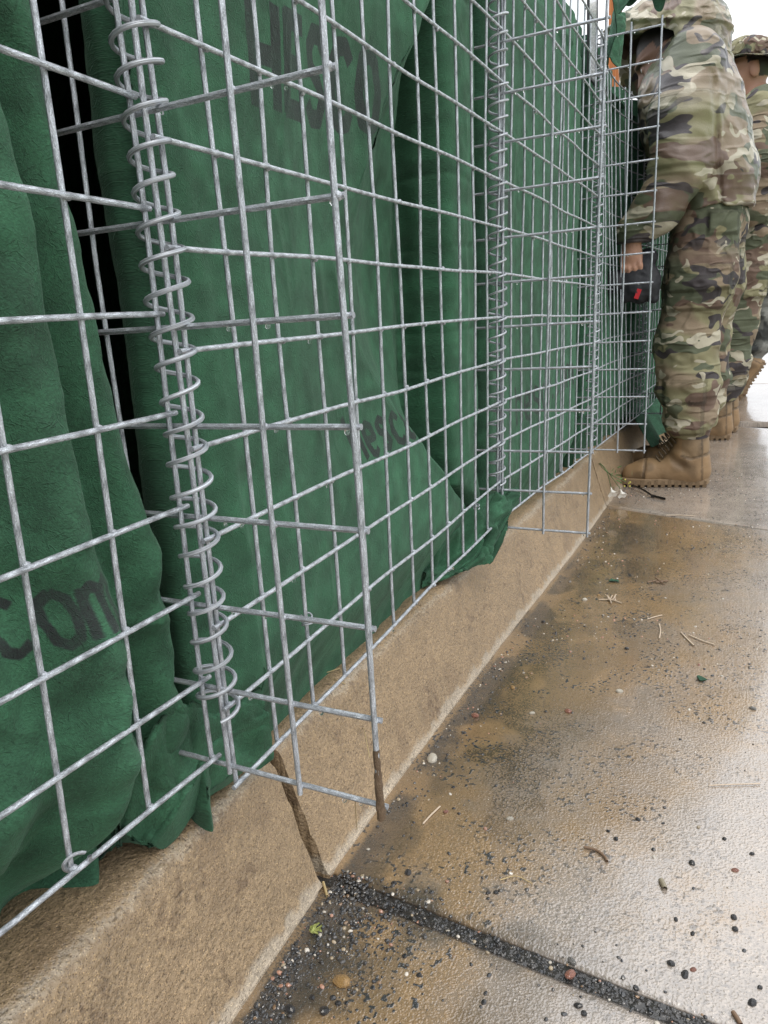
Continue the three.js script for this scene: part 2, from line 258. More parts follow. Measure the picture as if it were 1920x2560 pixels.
function kerbSegment(za, zb, skew, mk) {
  const n = Math.round(Math.abs(zb - za) / 0.006 > 320 ? 320 : Math.abs(zb - za) / 0.006), nv = KP.length - 1;
  const P = (a, b) => {
    const j = b * nv, j0 = Math.min(nv - 1, Math.floor(j + 1e-6)), f = j - j0, px = lerp(KP[j0][0], KP[j0 + 1][0], f), py = lerp(KP[j0][1], KP[j0 + 1][1], f);
    const nx = KP[j0 + 1][1] - KP[j0][1], ny = -(KP[j0 + 1][0] - KP[j0][0]), l = Math.hypot(nx, ny) || 1;
    const endA = Math.min(1, a * n / 2), endB = Math.min(1, (1 - a) * n / 2);
    let z = lerp(za, zb, a) + skew * (-px) ;
    const rag = (f2(py * 60 + za * 7, px * 60, 3, 5) - 0.5) * 0.0045; z += rag * (a < 0.5 ? sm(6 / n, 0, a) : sm(1 - 6 / n, 1, a));
    const chip = Math.max(sm(3 / n, 0, a), sm(1 - 3 / n, 1, a)) * (0.002 + 0.006 * Math.max(0, n2(py * 70, za * 3, 9) - 0.45));
    const d = 0.0016 * (f2(z * 16, KL[j0] * 16, 3, 15) - 0.5) + 0.0024 * (f2(z * 2.4, KL[j0] * 5, 2, 25) - 0.5) - chip;
    return V(footX(z) + px + nx / l * d, py + ny / l * d, z);
  };
  const g = grid(n, nv, P, (a, b, p) => [p.z / 1.6, (KL[Math.round(b * nv)] - kb0 + 0.004) / 0.4]);
  const nn = g.attributes.normal, mid = (Math.floor(nv * 0.3) * (n + 1) + (n >> 1)); if (nn.getX(mid) < 0) { const ix = g.index.array; for (let k = 0; k < ix.length; k += 3) { const t = ix[k + 1]; ix[k + 1] = ix[k + 2]; ix[k + 2] = t; } for (let k = 0; k < nn.array.length; k++) nn.array[k] *= -1; }
  // end caps
  const caps = [0, 1].map((e) => { const top = [], id = [], N = KP.length; for (let j = 0; j < N; j++) { const p = P(e, j / nv); top.push(p.x, p.y, p.z); } for (let j = 0; j < N; j++) { const p = P(e, j / nv); top.push(p.x, Math.min(p.y, -0.04), p.z); } for (let j = 0; j < N - 1; j++) id.push(j, j + 1, N + j + 1, j, N + j + 1, N + j); const c = new THREE.BufferGeometry(); c.setAttribute('position', new THREE.Float32BufferAttribute(top, 3)); const u = []; for (let k = 0; k < 2 * N; k++) u.push(top[k * 3] / 1.6, top[k * 3 + 1] / 0.4); c.setAttribute('uv', new THREE.Float32BufferAttribute(u, 2)); c.setIndex(id); c.computeVertexNormals(); return c; });
  return part(kerb, 'kerb_segment', mergeGeometries([g, ...caps]), mk);
}
kerbSegment(1.9, -0.170, 0.02, kerbMats); kerbSegment(-0.187, -2.0, 0.02, kerbMats); kerbSegment(-2.008, -3.82, 0.02, kerbMats); kerbSegment(-3.83, -5.6, 0.02, kerbMats); kerbSegment(-5.61, -7.4, 0.02, kerbMats); kerbSegment(-7.41, -11.9, 0.02, kerbMats);
{ // earth packed in the kerb joint
  const g = grid(8, 60, (a, b) => { const py = lerp(0.0, 0.2, b), k = table(KP.slice(1, 60).map((p) => [p[1], p[0]]).filter((p, i, A) => !i || p[0] > A[i - 1][0]), py); return V(footX(-0.18) + (py > 0.168 ? -0.07 - (py - 0.168) * 4 : k) - 0.05 + 0.006 * f2(a * 5, py * 90, 3), Math.min(py, 0.125), lerp(-0.166, -0.191, a)); }, (a, b) => [a * 0.05, b * 0.4]);
  part(kerb, 'joint_earth', g, soilMat);
}

// ------------------------------------------------------------------ mesh wall
const S = 0.0762, Y0 = 0.25;
// coil joints: foot position, lean per metre of height in x and z
const CO = [
  { p: V(-0.0137 - 12 * S * 0.0822 + 0.0, Y0 + 0.029, 12 * S), lx: 0.2, lz: -0.01 },
  { p: V(0, Y0, 0), lx: -0.0015, lz: -0.0103 },
  { p: V(0, Y0, -0.9088), lx: 0.0355, lz: 0.0147 },
  { p: V(0.05, Y0 - 0.02, -1.76), lx: 0.02, lz: 0 },
  { p: V(0.105, Y0 - 0.03, -2.58), lx: 0.024, lz: 0 },
  { p: V(0.165, Y0 - 0.03, -3.42), lx: 0.024, lz: 0 },
  { p: V(0.225, Y0 - 0.03, -4.27), lx: 0.024, lz: 0 },
  { p: V(0.285, Y0 - 0.03, -5.12), lx: 0.024, lz: 0 },
];
const zincMap = tex(256, 512, (i, j, o) => { const a = f2(i / 14, j / 22, 3, 3), s = n2(i / 3.1, j / 5, 9), t = n2(i / 40, j / 60, 13); const m = 0.66 + 0.26 * (a - 0.5) + 0.16 * sm(0.7, 0.8, s) - 0.22 * sm(0.16, 0.08, s) + 0.2 * (t - 0.5); o[0] = m * 0.975; o[1] = m * 1.0; o[2] = m * 1.035; }, true);
const zincRough = tex(128, 256, (i, j, o) => { o[0] = o[1] = o[2] = 0.36 + 0.3 * f2(i / 8, j / 12, 2, 4); });
const zincBump = tex(128, 256, (i, j, o) => { o[0] = o[1] = o[2] = f2(i / 5, j / 9, 3, 14); });
const zinc = std({ map: zincMap, roughnessMap: zincRough, bumpMap: zincBump, bumpScale: 0.0005, metalness: 0.55, roughness: 1, color: 0xffffff });
// unit wires along +y (length 1), slightly crooked
function wireGeo(r, bend, sd, rad = 9, seg = 22) {
  const g = new THREE.CylinderGeometry(r, r, 1, rad, seg); g.translate(0, 0.5, 0);
  const p = g.attributes.position, uv = g.attributes.uv;
  for (let i = 0; i < p.count; i++) { const t = p.getY(i), e = Math.sin(Math.PI * clamp(t)); p.setX(i, p.getX(i) + (n2(t * 5, sd) - 0.5) * bend * e); p.setZ(i, p.getZ(i) + (n2(t * 4, sd + 9) - 0.5) * bend * e); uv.setXY(i, uv.getX(i), uv.getY(i) * 13 + sd * 0.37); }
  g.computeVertexNormals(); return g;
}
const WG = [0, 1, 2, 3, 4].map((k) => wireGeo(0.00225, 0.006, k * 3.1)), WGs = [0, 1, 2].map((k) => wireGeo(0.00235, 0.005, k * 2.3 + 40)), WGf = [0, 1, 2].map((k) => wireGeo(0.0022, 0.006, k + 20, 6, 10));
const up = V(0, 1, 0);
function wire(parent, name, a, b, geo, mat) { const m = part(parent, name, geo, mat), d = b.clone().sub(a); m.position.copy(a); m.scale.set(1, d.length(), 1); m.quaternion.setFromUnitVectors(up, d.normalize()); return m; }
const coilAt = (c, y) => V(c.p.x + c.lx * y, c.p.y + y, c.p.z + c.lz * y);
const weldSpots = [], dropSpots = [];
// bilinear point on a panel: t along, y above the bottom wire, out: offset away from the cell
function panelPoint(a, b, t, y, out = 0, bulge = 0) { const p = coilAt(a, y).lerp(coilAt(b, y), t); const n = V(-(b.p.z - a.p.z), 0, b.p.x - a.p.x).normalize(); if (n.x < 0) n.negate(); return p.addScaledVector(n, out + bulge * Math.sin(Math.PI * t) * sm(0, 0.5, y)); }
const ROWS = 15;                                             // wires of 76 mm pitch up to the top edge, about 1.07 m
const cells = [];
const cellLabel = [
  'mesh gabion bay whose liner hangs in loose folds beside the open kerb joint', 'mesh gabion bay carrying large faded black lettering on its liner', 'mesh gabion bay with flat green liner and a plate behind its upper wires',
  'mesh gabion bay just in front of the hooded soldier', 'mesh gabion bay behind the hooded soldier\'s legs', 'mesh gabion bay beyond the hooded soldier, second to last', 'mesh gabion bay at the far end of the wall'];
for (let c = 0; c < 7; c++) {
  const a = CO[c], b = CO[c + 1], cell = thing('gabion_cell', cellLabel[c], 'gabion cell', 'bays of the wire mesh wall'); cells.push(cell);
  const far = c > 3, geos = far ? WGf : WG, panel = new THREE.Group(); panel.name = 'mesh_panel'; cell.add(panel);
  const N = 12, bulge = c === 3 ? -0.05 : 0;
  const e0 = c === 1 ? 0.006 : 0.008;                       // the end bars stand inside the coils
  if (c === 0) { // the bay beside the camera: wires measured straight off its own twisted plane
    const q = (n, y, out = 0) => V(-0.0137 - n * S * 0.0822 - 0.0015 * y + n * 0.01907 * y + out, Y0 + 0.029 + y, 0.0062 + n * S * 0.9966 - 0.0103 * y);
    for (let n = 0; n <= 12; n++) wire(panel, 'vertical_wire', q(n, -0.003), q(n, ROWS * S - 0.06), geos[n % 5], zinc);
    for (let k = 0; k < ROWS; k++) { wire(panel, 'horizontal_wire', q(-0.08, k * S, 0.0041), q(12, k * S, 0.0041), geos[(k + 2) % 5], zinc); for (let n = 0; n < 6; n++) weldSpots.push([q(n, k * S, 0.0024), 0]); }
    continue;
  }
  for (let n = 0; n <= N; n++) {
    let t = n / N; if (n === 0) t = e0 / 0.9; if (n === N) t = 1 - 0.008 / 0.9;
    const jig = (n > 0 && n < N) ? rr(-0.002, 0.002) : 0;
    wire(panel, 'vertical_wire', panelPoint(a, b, t + jig, -0.004, 0, bulge), panelPoint(a, b, t + jig, (ROWS - 1) * S + 0.012, 0, bulge), geos[n % geos.length], zinc);
  }
  if (c === 2) wire(panel, 'vertical_wire', panelPoint(a, b, 0.62, -0.004, -0.012), panelPoint(a, b, 0.575, (ROWS - 1) * S + 0.01, -0.012), geos[1], zinc);
  for (let k = 0; k < ROWS; k++) {
    const y = k * S;
    if (bulge) {
      const pts = []; for (let i = 0; i <= 16; i++) pts.push(panelPoint(a, b, lerp(-0.004, 1.0, i / 16), y, 0.0041, bulge)); const m = part(panel, 'horizontal_wire', tube(pts, 0.0022, 7, 40), zinc); void m;
    } else wire(panel, 'horizontal_wire', panelPoint(a, b, -0.004, y, 0.0041), panelPoint(a, b, 1.0, y, 0.0041), geos[(k + c) % geos.length], zinc);
    if (c < 3) for (let n = 0; n <= N; n++) weldSpots.push([panelPoint(a, b, n === 0 ? e0 / 0.9 : n / N, y, 0.0024), c]);
    if (c < 4) for (let i = 0; i < 5; i++) if (rnd() < 0.3) dropSpots.push([panelPoint(a, b, rnd(), y, 0.0041, bulge), rr(0.0011, 0.0023)]);
  }
}
// wing panels: the divider mesh of every joint sticks out two meshes over the kerb and runs back into the bay
const wings = [null, { y: 0.0184, ang: 0.0556, rows: 15 }, { y: -0.017, ang: 0.06, rows: 15, o: 0.008, k: 1.08 }, { y: 0.0, ang: 0.06, rows: 15, k: 0.96 }, { y: 0.0, ang: 0.03, rows: 15 }, { y: 0, ang: 0.03, rows: 15 }, { y: 0, ang: 0.03, rows: 15 }];
for (let c = 1; c < 7; c++) {
  const co = CO[c], w = wings[c], panel = new THREE.Group(); panel.name = 'wing_panel'; cells[c].add(panel);
  const ca = Math.cos(w.ang), sa = Math.sin(w.ang), ss = S * (w.k || 1), P = (n, y, out = 0) => { const b = coilAt(co, y + w.y); return V(b.x + n * ss * ca - sa * out + (w.o || 0), b.y, b.z + n * ss * sa + ca * out); };
  const geos = c < 4 ? WGs : WGf, top = (w.rows - 1) * S + 0.02;
  for (const n of [0, 1, 2]) wire(panel, 'vertical_wire', P(n, -0.006, n ? 0.0041 : 0.001), P(n, top, n ? 0.0041 : 0.001), geos[n % 3], zinc);
  for (let n = -1; n > -8; n--) wire(panel, 'vertical_wire', P(n, -0.006, -0.0041), P(n, top, -0.0041), WGf[1], zinc);
  for (let k = 0; k < w.rows; k++) {
    wire(panel, 'horizontal_wire', P(-9, k * S), P(2.06, k * S), geos[k % 3], zinc);
    for (const n of [1, 2]) { if (c < 4) weldSpots.push([P(n, k * S, 0.0024), c]); }
    if (c < 5) for (let i = 0; i < 2; i++) dropSpots.push([P(rr(0.15, 1.95), k * S), rr(0.001, 0.0021)]);
  }
  if (c === 1) { // mud caked on the foot of the outer bar
    const pts = []; const g = new THREE.CylinderGeometry(0.0024, 0.0032, 0.062, 16, 60); const p = g.attributes.position;
    for (let i = 0; i < p.count; i++) { const y = p.getY(i), an = Math.atan2(p.getZ(i), p.getX(i)), k = 0.72 + 0.75 * f2(an * 0.9 + 20, y * 150, 2, 6); p.setX(i, p.getX(i) * k); p.setZ(i, p.getZ(i) * k); } g.computeVertexNormals();
    const a = P(2, -0.007, 0.0041), b = P(2, 0.05, 0.0041); const m = part(panel, 'mud', g, std({ color: new THREE.Color(0.13, 0.085, 0.05), bumpMap: soilBump, bumpScale: 0.001, roughness: 0.6 })); m.position.copy(a).lerp(b, 0.5); m.quaternion.setFromUnitVectors(up, b.sub(a).normalize());
  }
  // helical joint
  const pts = [], y0 = c < 3 ? 0.07 : 0.03, y1 = (ROWS - 1) * S + 0.01, R = 0.0160, turns = (y1 - y0) / 0.0254;
  class Helix extends THREE.Curve { getPoint(t, o = V(0, 0, 0)) { const y = lerp(y0, y1, t), q = coilAt(co, y), th = -t * turns * Math.PI * 2 + 0.9, k = 1 + 0.06 * Math.sin(t * 37 + c); return o.set(q.x - 0.004 + R * k * Math.cos(th), q.y + 0.001 * Math.sin(t * 91), q.z - 0.0004 + R * k * Math.sin(th)); } }
  part(cells[c], 'coil_hinge', new THREE.TubeGeometry(new Helix(), Math.round(turns * (c < 4 ? 18 : 10)), 0.002, c < 4 ? 8 : 5, false), zinc);
}
// weld beads
{
  const g = new THREE.IcosahedronGeometry(1, 2), per = new Map();
  for (const [p, c] of weldSpots) { if (!per.has(c)) per.set(c, []); per.get(c).push(p); }
  for (const [c, L] of per) { const im = shade(new THREE.InstancedMesh(g, zinc, L.length)); im.name = 'weld_beads'; im.userData.kind = 'stuff'; const m = new THREE.Matrix4(), q = new THREE.Quaternion(); L.forEach((p, i) => { const s = rr(0.8, 1.25); m.compose(p, q.setFromEuler(new THREE.Euler(rr(0, 3), rr(0, 3), rr(0, 3))), V(0.0029 * s, 0.0025 * s, 0.003 * s)); im.setMatrixAt(i, m); }); cells[c].add(im); }
}
{ // rain hanging from the wires
  const im = new THREE.InstancedMesh(new THREE.SphereGeometry(1, 12, 10), std({ color: 0xffffff, transmission: 1, thickness: 0.002, ior: 1.33, roughness: 0.02 }), dropSpots.length); im.name = 'water_drops'; tag(im, 'clear rain drops hanging under the mesh wires', 'water drops', null, 'stuff'); shade(im);
  const m = new THREE.Matrix4(); dropSpots.forEach(([p, r], i) => { m.compose(V(p.x, p.y - 0.0024 - r * 0.7, p.z), new THREE.Quaternion(), V(r, r * 1.1, r)); im.setMatrixAt(i, m); }); scene.add(im);
}
// wire clips
for (const [c, t, y, n] of [[1, 2.02, 0.092, 3], [1, 10.0, 0.062, 2], [0, 0, 0, 1]]) {
  const p = c ? panelPoint(CO[1], CO[2], t / 12, y) : V(-0.024, Y0 + 0.033, 0.155);
  for (let k = 0; k < n; k++) { const g = new THREE.TorusGeometry(0.0055, 0.0011, 6, 20, 5.6); const m = part(cells[c], 'wire_clip', g, zinc); m.position.set(p.x + 0.001, p.y + k * 0.0042, p.z); m.rotation.set(Math.PI / 2 + rr(-0.35, 0.35), rr(-0.3, 0.3), rr(0, 6)); if (!c) { m.scale.set(1.6, 1.6, 1); m.rotation.set(0.5, 0.9, 0.4); } }
}
// ------------------------------------------------------------------ green liners
const FW = 1024;
const felt = (() => { // felt relief: matted fibres
  const h = new Float32Array(FW * FW); let sd = 777; const r = () => { sd = (sd * 1103515245 + 12345) & 0x7fffffff; return sd / 0x7fffffff; };
  for (let k = 0; k < 90000; k++) { let x = r() * FW, y = r() * FW, an = r() * 6.28; const L = 5 + r() * 15, c = (r() - 0.4) * 0.5, hh = 0.3 + 0.7 * r(); for (let s = 0; s < L; s++) { const q = ((y | 0) & (FW - 1)) * FW + ((x | 0) & (FW - 1)); h[q] = h[q] * 0.5 + hh * 0.5 * (1 - Math.abs(2 * s / L - 1) * 0.5) + 0.05; an += c * 0.12; x += Math.cos(an); y += Math.sin(an); } }
  return h;
})();
const feltBump = tex(1280, 1280, (i, j, o) => { // half a metre of felt: fibre grain over fine crinkles
  const x = i / 1280, y = j / 1280, wr = (X, Y) => { const a = n2(X * 5, Y * 5, 91), c = ridge(f2(X * 7 + a, Y * 5 - a, 2, 92)), e = ridge(n2(X * 19 + 2 * a, Y * 15 + a, 95)); return 0.62 * sm(0.55, 1, c) + 0.38 * sm(0.6, 1, e) * n2(X * 6, Y * 6, 97); };
  const bx = sm(0.85, 1, x), by = sm(0.85, 1, y), w = lerp(lerp(wr(x, y), wr(x - 1, y), bx), lerp(wr(x, y - 1), wr(x - 1, y - 1), bx), by);
  o[0] = o[1] = o[2] = clamp(0.2 + 0.45 * w + 0.22 * felt[(j & (FW - 1)) * FW + (i & (FW - 1))] + 0.12 * (hs(i, j, 6) - 0.5)); });
// print: polygons in liner coordinates (metres along, metres up)
function linerMap(w, h, x0, x1, y0, y1, draw) {
  const cv = draw ? document.createElement('canvas') : null; let ink = null;
  if (cv) { cv.width = w; cv.height = h; const g = cv.getContext('2d'); g.fillStyle = '#000'; g.fillRect(0, 0, w, h); g.fillStyle = '#fff'; g.strokeStyle = '#fff'; g.save(); g.scale(w / (x1 - x0), -h / (y1 - y0)); g.translate(-x0, -y1); draw(g); g.restore(); ink = g.getImageData(0, 0, w, h).data; }
  return tex(w, h, (i, j, o) => {
    const x = lerp(x0, x1, i / w), y = lerp(y0, y1, j / h), f = felt[((j * 5 >> 2) & (FW - 1)) * FW + ((i * 5 >> 2) & (FW - 1))], big = f2(x * 6, y * 6, 2, 2), mid = f2(x * 45, y * 45, 2, 3);
    const fz = hs(i, j, 7), m = 0.8 + 0.1 * clamp(f) + 0.22 * (big - 0.5) + 0.3 * (mid - 0.5) + 0.2 * (fz - 0.5);
    let r = 0.238 * m, g = 0.43 * m, b = 0.318 * m;
    if (ink) { const q = (((h - 1 - j) * w) + i) * 4, a = ink[q] / 255 * clamp(0.72 + 0.5 * mid - 0.3 * fz); r = lerp(r, 0.15, a); g = lerp(g, 0.17, a); b = lerp(b, 0.17, a); }
    o[0] = r; o[1] = g; o[2] = b;
  }, true, THREE.ClampToEdgeWrapping);
}
const linerMat = (map, fx, fy) => { const b = feltBump.clone(); b.repeat.set(fx, fy); b.wrapS = b.wrapT = THREE.RepeatWrapping; b.needsUpdate = true; return std({ map, bumpMap: b, bumpScale: 0.0042, roughness: 0.95, sheen: 0.4, sheenColor: new THREE.Color(0.35, 0.6, 0.45), sheenRoughness: 0.6, side: THREE.DoubleSide }); };
// letters as thick strokes in liner metres (own transform so that stroke weight is even)
function print(g, str, O, X, Y, wt) {
  const n = str.length; g.lineWidth = wt; g.lineJoin = 'round'; g.lineCap = 'butt';
  const T = (x, y) => [O[0] + X[0] * x + Y[0] * y, O[1] + X[1] * x + Y[1] * y];
  const st = print.glyphs; [...str].forEach((ch, k) => { for (const L of st[ch] || []) { g.beginPath(); for (let i = 0; i < L.length; i += 2) { const [x, y] = T((k + L[i]) / n, L[i + 1]); i ? g.lineTo(x, y) : g.moveTo(x, y); } g.stroke(); } });
}
print.glyphs = { H: [[0.14, 0, 0.14, 1], [0.8, 0, 0.8, 1], [0.14, 0.5, 0.8, 0.5]], E: [[0.18, 0, 0.18, 1], [0.1, 0.93, 0.82, 0.93], [0.18, 0.5, 0.72, 0.5], [0.1, 0.07, 0.82, 0.07]], h: [[0.15, 0, 0.15, 1], [0.15, 0.55, 0.3, 0.7, 0.6, 0.7, 0.75, 0.5, 0.75, 0]], e: [[0.15, 0.36, 0.8, 0.36, 0.72, 0.62, 0.48, 0.7, 0.2, 0.58, 0.14, 0.3, 0.26, 0.05, 0.5, 0, 0.78, 0.12]], S: [[0.8, 0.8, 0.62, 0.95, 0.34, 0.94, 0.17, 0.78, 0.26, 0.58, 0.6, 0.46, 0.8, 0.28, 0.66, 0.06, 0.34, 0.05, 0.14, 0.2]], s: [[0.75, 0.6, 0.5, 0.7, 0.24, 0.6, 0.28, 0.42, 0.62, 0.32, 0.74, 0.14, 0.5, 0, 0.18, 0.1]], C: [[0.82, 0.78, 0.62, 0.95, 0.36, 0.93, 0.18, 0.72, 0.15, 0.4, 0.26, 0.12, 0.46, 0.04, 0.7, 0.08, 0.84, 0.24]], c: [[0.76, 0.58, 0.52, 0.7, 0.24, 0.58, 0.14, 0.34, 0.26, 0.08, 0.52, 0, 0.78, 0.12]], O: [[0.5, 0.95, 0.26, 0.87, 0.15, 0.5, 0.26, 0.12, 0.5, 0.05, 0.74, 0.12, 0.85, 0.5, 0.74, 0.87, 0.48, 0.95]], o: [[0.5, 0.7, 0.2, 0.56, 0.13, 0.34, 0.24, 0.08, 0.5, 0, 0.76, 0.08, 0.86, 0.36, 0.76, 0.6, 0.48, 0.7]], m: [[0.08, 0, 0.08, 0.7], [0.08, 0.55, 0.25, 0.7, 0.44, 0.6, 0.48, 0.4, 0.48, 0], [0.48, 0.55, 0.66, 0.7, 0.86, 0.6, 0.9, 0.4, 0.9, 0]], '.': [[0.45, 0, 0.45, 0.12]] };
// a liner front: path(y) gives plan points (s along the panel from its near coil, d behind it); y from the hem up
function linerFront(parent, c, path, y0, y1, nu, nv, mat, uvr, wr, name = 'front') {
  const a = CO[c], b = CO[c + 1], L = a.p.distanceTo(b.p);
  const rowsC = new Map();
  const P = (u, v) => {
    const y = lerp(y0, y1, v); let R = rowsC.get(v); if (!R) { R = path(y); rowsC.set(v, R); }
    const [s, d] = crom(R, u), [s1, d1] = crom(R, Math.min(1, u + 0.004)), [s0, d0] = crom(R, Math.max(0, u - 0.004)); let tx = s1 - s0, ty = d1 - d0; const l = Math.hypot(tx, ty) || 1;
    const off = wr(s, y, u, d); const p = panelPoint(a, b, (s + ty / l * off) / L, y, -(d - tx / l * off)); return p;
  };
  // uv by arc length along the path, so that print and fibre keep their size
  const ref = path((y0 + y1) / 2), acc = [0]; for (let i = 1; i <= nu; i++) { const p = crom(ref, i / nu), q = crom(ref, (i - 1) / nu); acc.push(acc[i - 1] + Math.hypot(p[0] - q[0], p[1] - q[1])); }
  const g = grid(nu, nv, P, (u, v) => { const y = lerp(y0, y1, v), s = uvr.bySpan ? crom(rowsC.get(v), u)[0] : acc[Math.round(u * nu)]; return [(s - uvr[0]) / (uvr[1] - uvr[0]), (y - uvr[2]) / (uvr[3] - uvr[2])]; }, 0.0022);
  return part(parent, name, g, mat);
}
// crumple shared by all liners: creases of several sizes
const crump = (s, y, k, a1, a2) => a1 * (f2(s * 7 + k, y * 2.6, 2, 3) - 0.5) + a2 * (ridge(n2(s * 22 + k + 2 * n2(y * 4, s * 3), y * 9, 6)) - 0.5) * sm(0.42, 0.62, n2(s * 8, y * 5 + k, 8)) + 0.0012 * (f2(s * 90, y * 90, 2, 5) - 0.5);
const roofMat = linerMat(linerMap(256, 256, 0, 1, 0, 1), 3, 3);
function linerBack(parent, c) { // sides and back; the unseen folded-in top is added to darken the bay
  const a = CO[c], b = CO[c + 1], yt = (ROWS - 1) * S;
  const q = (t, d, y) => panelPoint(a, b, t, y, -d);
  part(parent, 'back', grid(10, 6, (u, v) => q(u, 0.95 + 0.03 * Math.sin(u * 9), lerp(-0.1, yt, v)), (u, v) => [u, v], 0.0022), roofMat);
  part(parent, 'top_flap', grid(24, 24, (u, v) => { const t = lerp(-0.0, 1.0, u), d = lerp(0.05, 0.97, v); return q(t, d, yt - 0.03 - 0.05 * Math.sin(Math.PI * u) * Math.sin(Math.PI * v) + 0.02 * (f2(u * 6, v * 6, 2, c) - 0.5)); }, (u, v) => [u, v], 0.0022), roofMat);
  for (const t of [0.045, 0.965]) part(parent, 'side', grid(8, 6, (u, v) => q(t + 0.01 * Math.sin(u * 11 + v * 3), lerp(0.3, 0.97, u), lerp(-0.1, yt, v)), (u, v) => [u, v], 0.0022), roofMat);
}
const hemD = (y, d, far) => d + (far - d) * sm(0.06, -0.078, y);
// loose fibres standing off the felt
const fibreGeo = (() => { const c = tube([V(0, -0.1, 0), V(0.12, 0.3, 0.05), V(0.1, 0.7, 0.22), V(0.35, 1, 0.3)], 0.016, 3, 7); return c; })();
const fibreMat = std({ color: new THREE.Color(0.07, 0.19, 0.115), roughness: 0.8 });
function fibres(parent, count, len) {
  const src = parent.children.filter((m) => m.name === 'front' || m.name === 'skirt'), L = []; let guard = 0;
  while (L.length < count && guard++ < count * 40) { const m = src[rnd() < 0.72 ? 0 : Math.min(src.length - 1, 1)], P = m.geometry.attributes.position, N = m.geometry.attributes.normal, i = (rnd() * P.count / 2) | 0; const p = V(P.getX(i), P.getY(i), P.getZ(i)), n = V(N.getX(i), N.getY(i), N.getZ(i)); if (p.x < -0.3 || p.z > 0.45 || p.y > 1.0) continue; if (n2(p.z * 30, p.y * 30, 77) < 0.4 && p.y > 0.35) continue; L.push([p, n]); }
  const im = shade(new THREE.InstancedMesh(fibreGeo, fibreMat, L.length)), M = new THREE.Matrix4(), q = new THREE.Quaternion(); im.name = 'fibres'; im.userData.kind = 'stuff';
  L.forEach(([p, n], i) => { const d = n.clone().multiplyScalar(0.5).add(V(rr(-1, 1), rr(-1, 0.5), rr(-1, 1)).multiplyScalar(0.8)).normalize(), l = rr(0.4, 1) * len; q.setFromUnitVectors(up, d); M.compose(p, q, V(l, l, l)); im.setMatrixAt(i, M); }); parent.add(im);
}
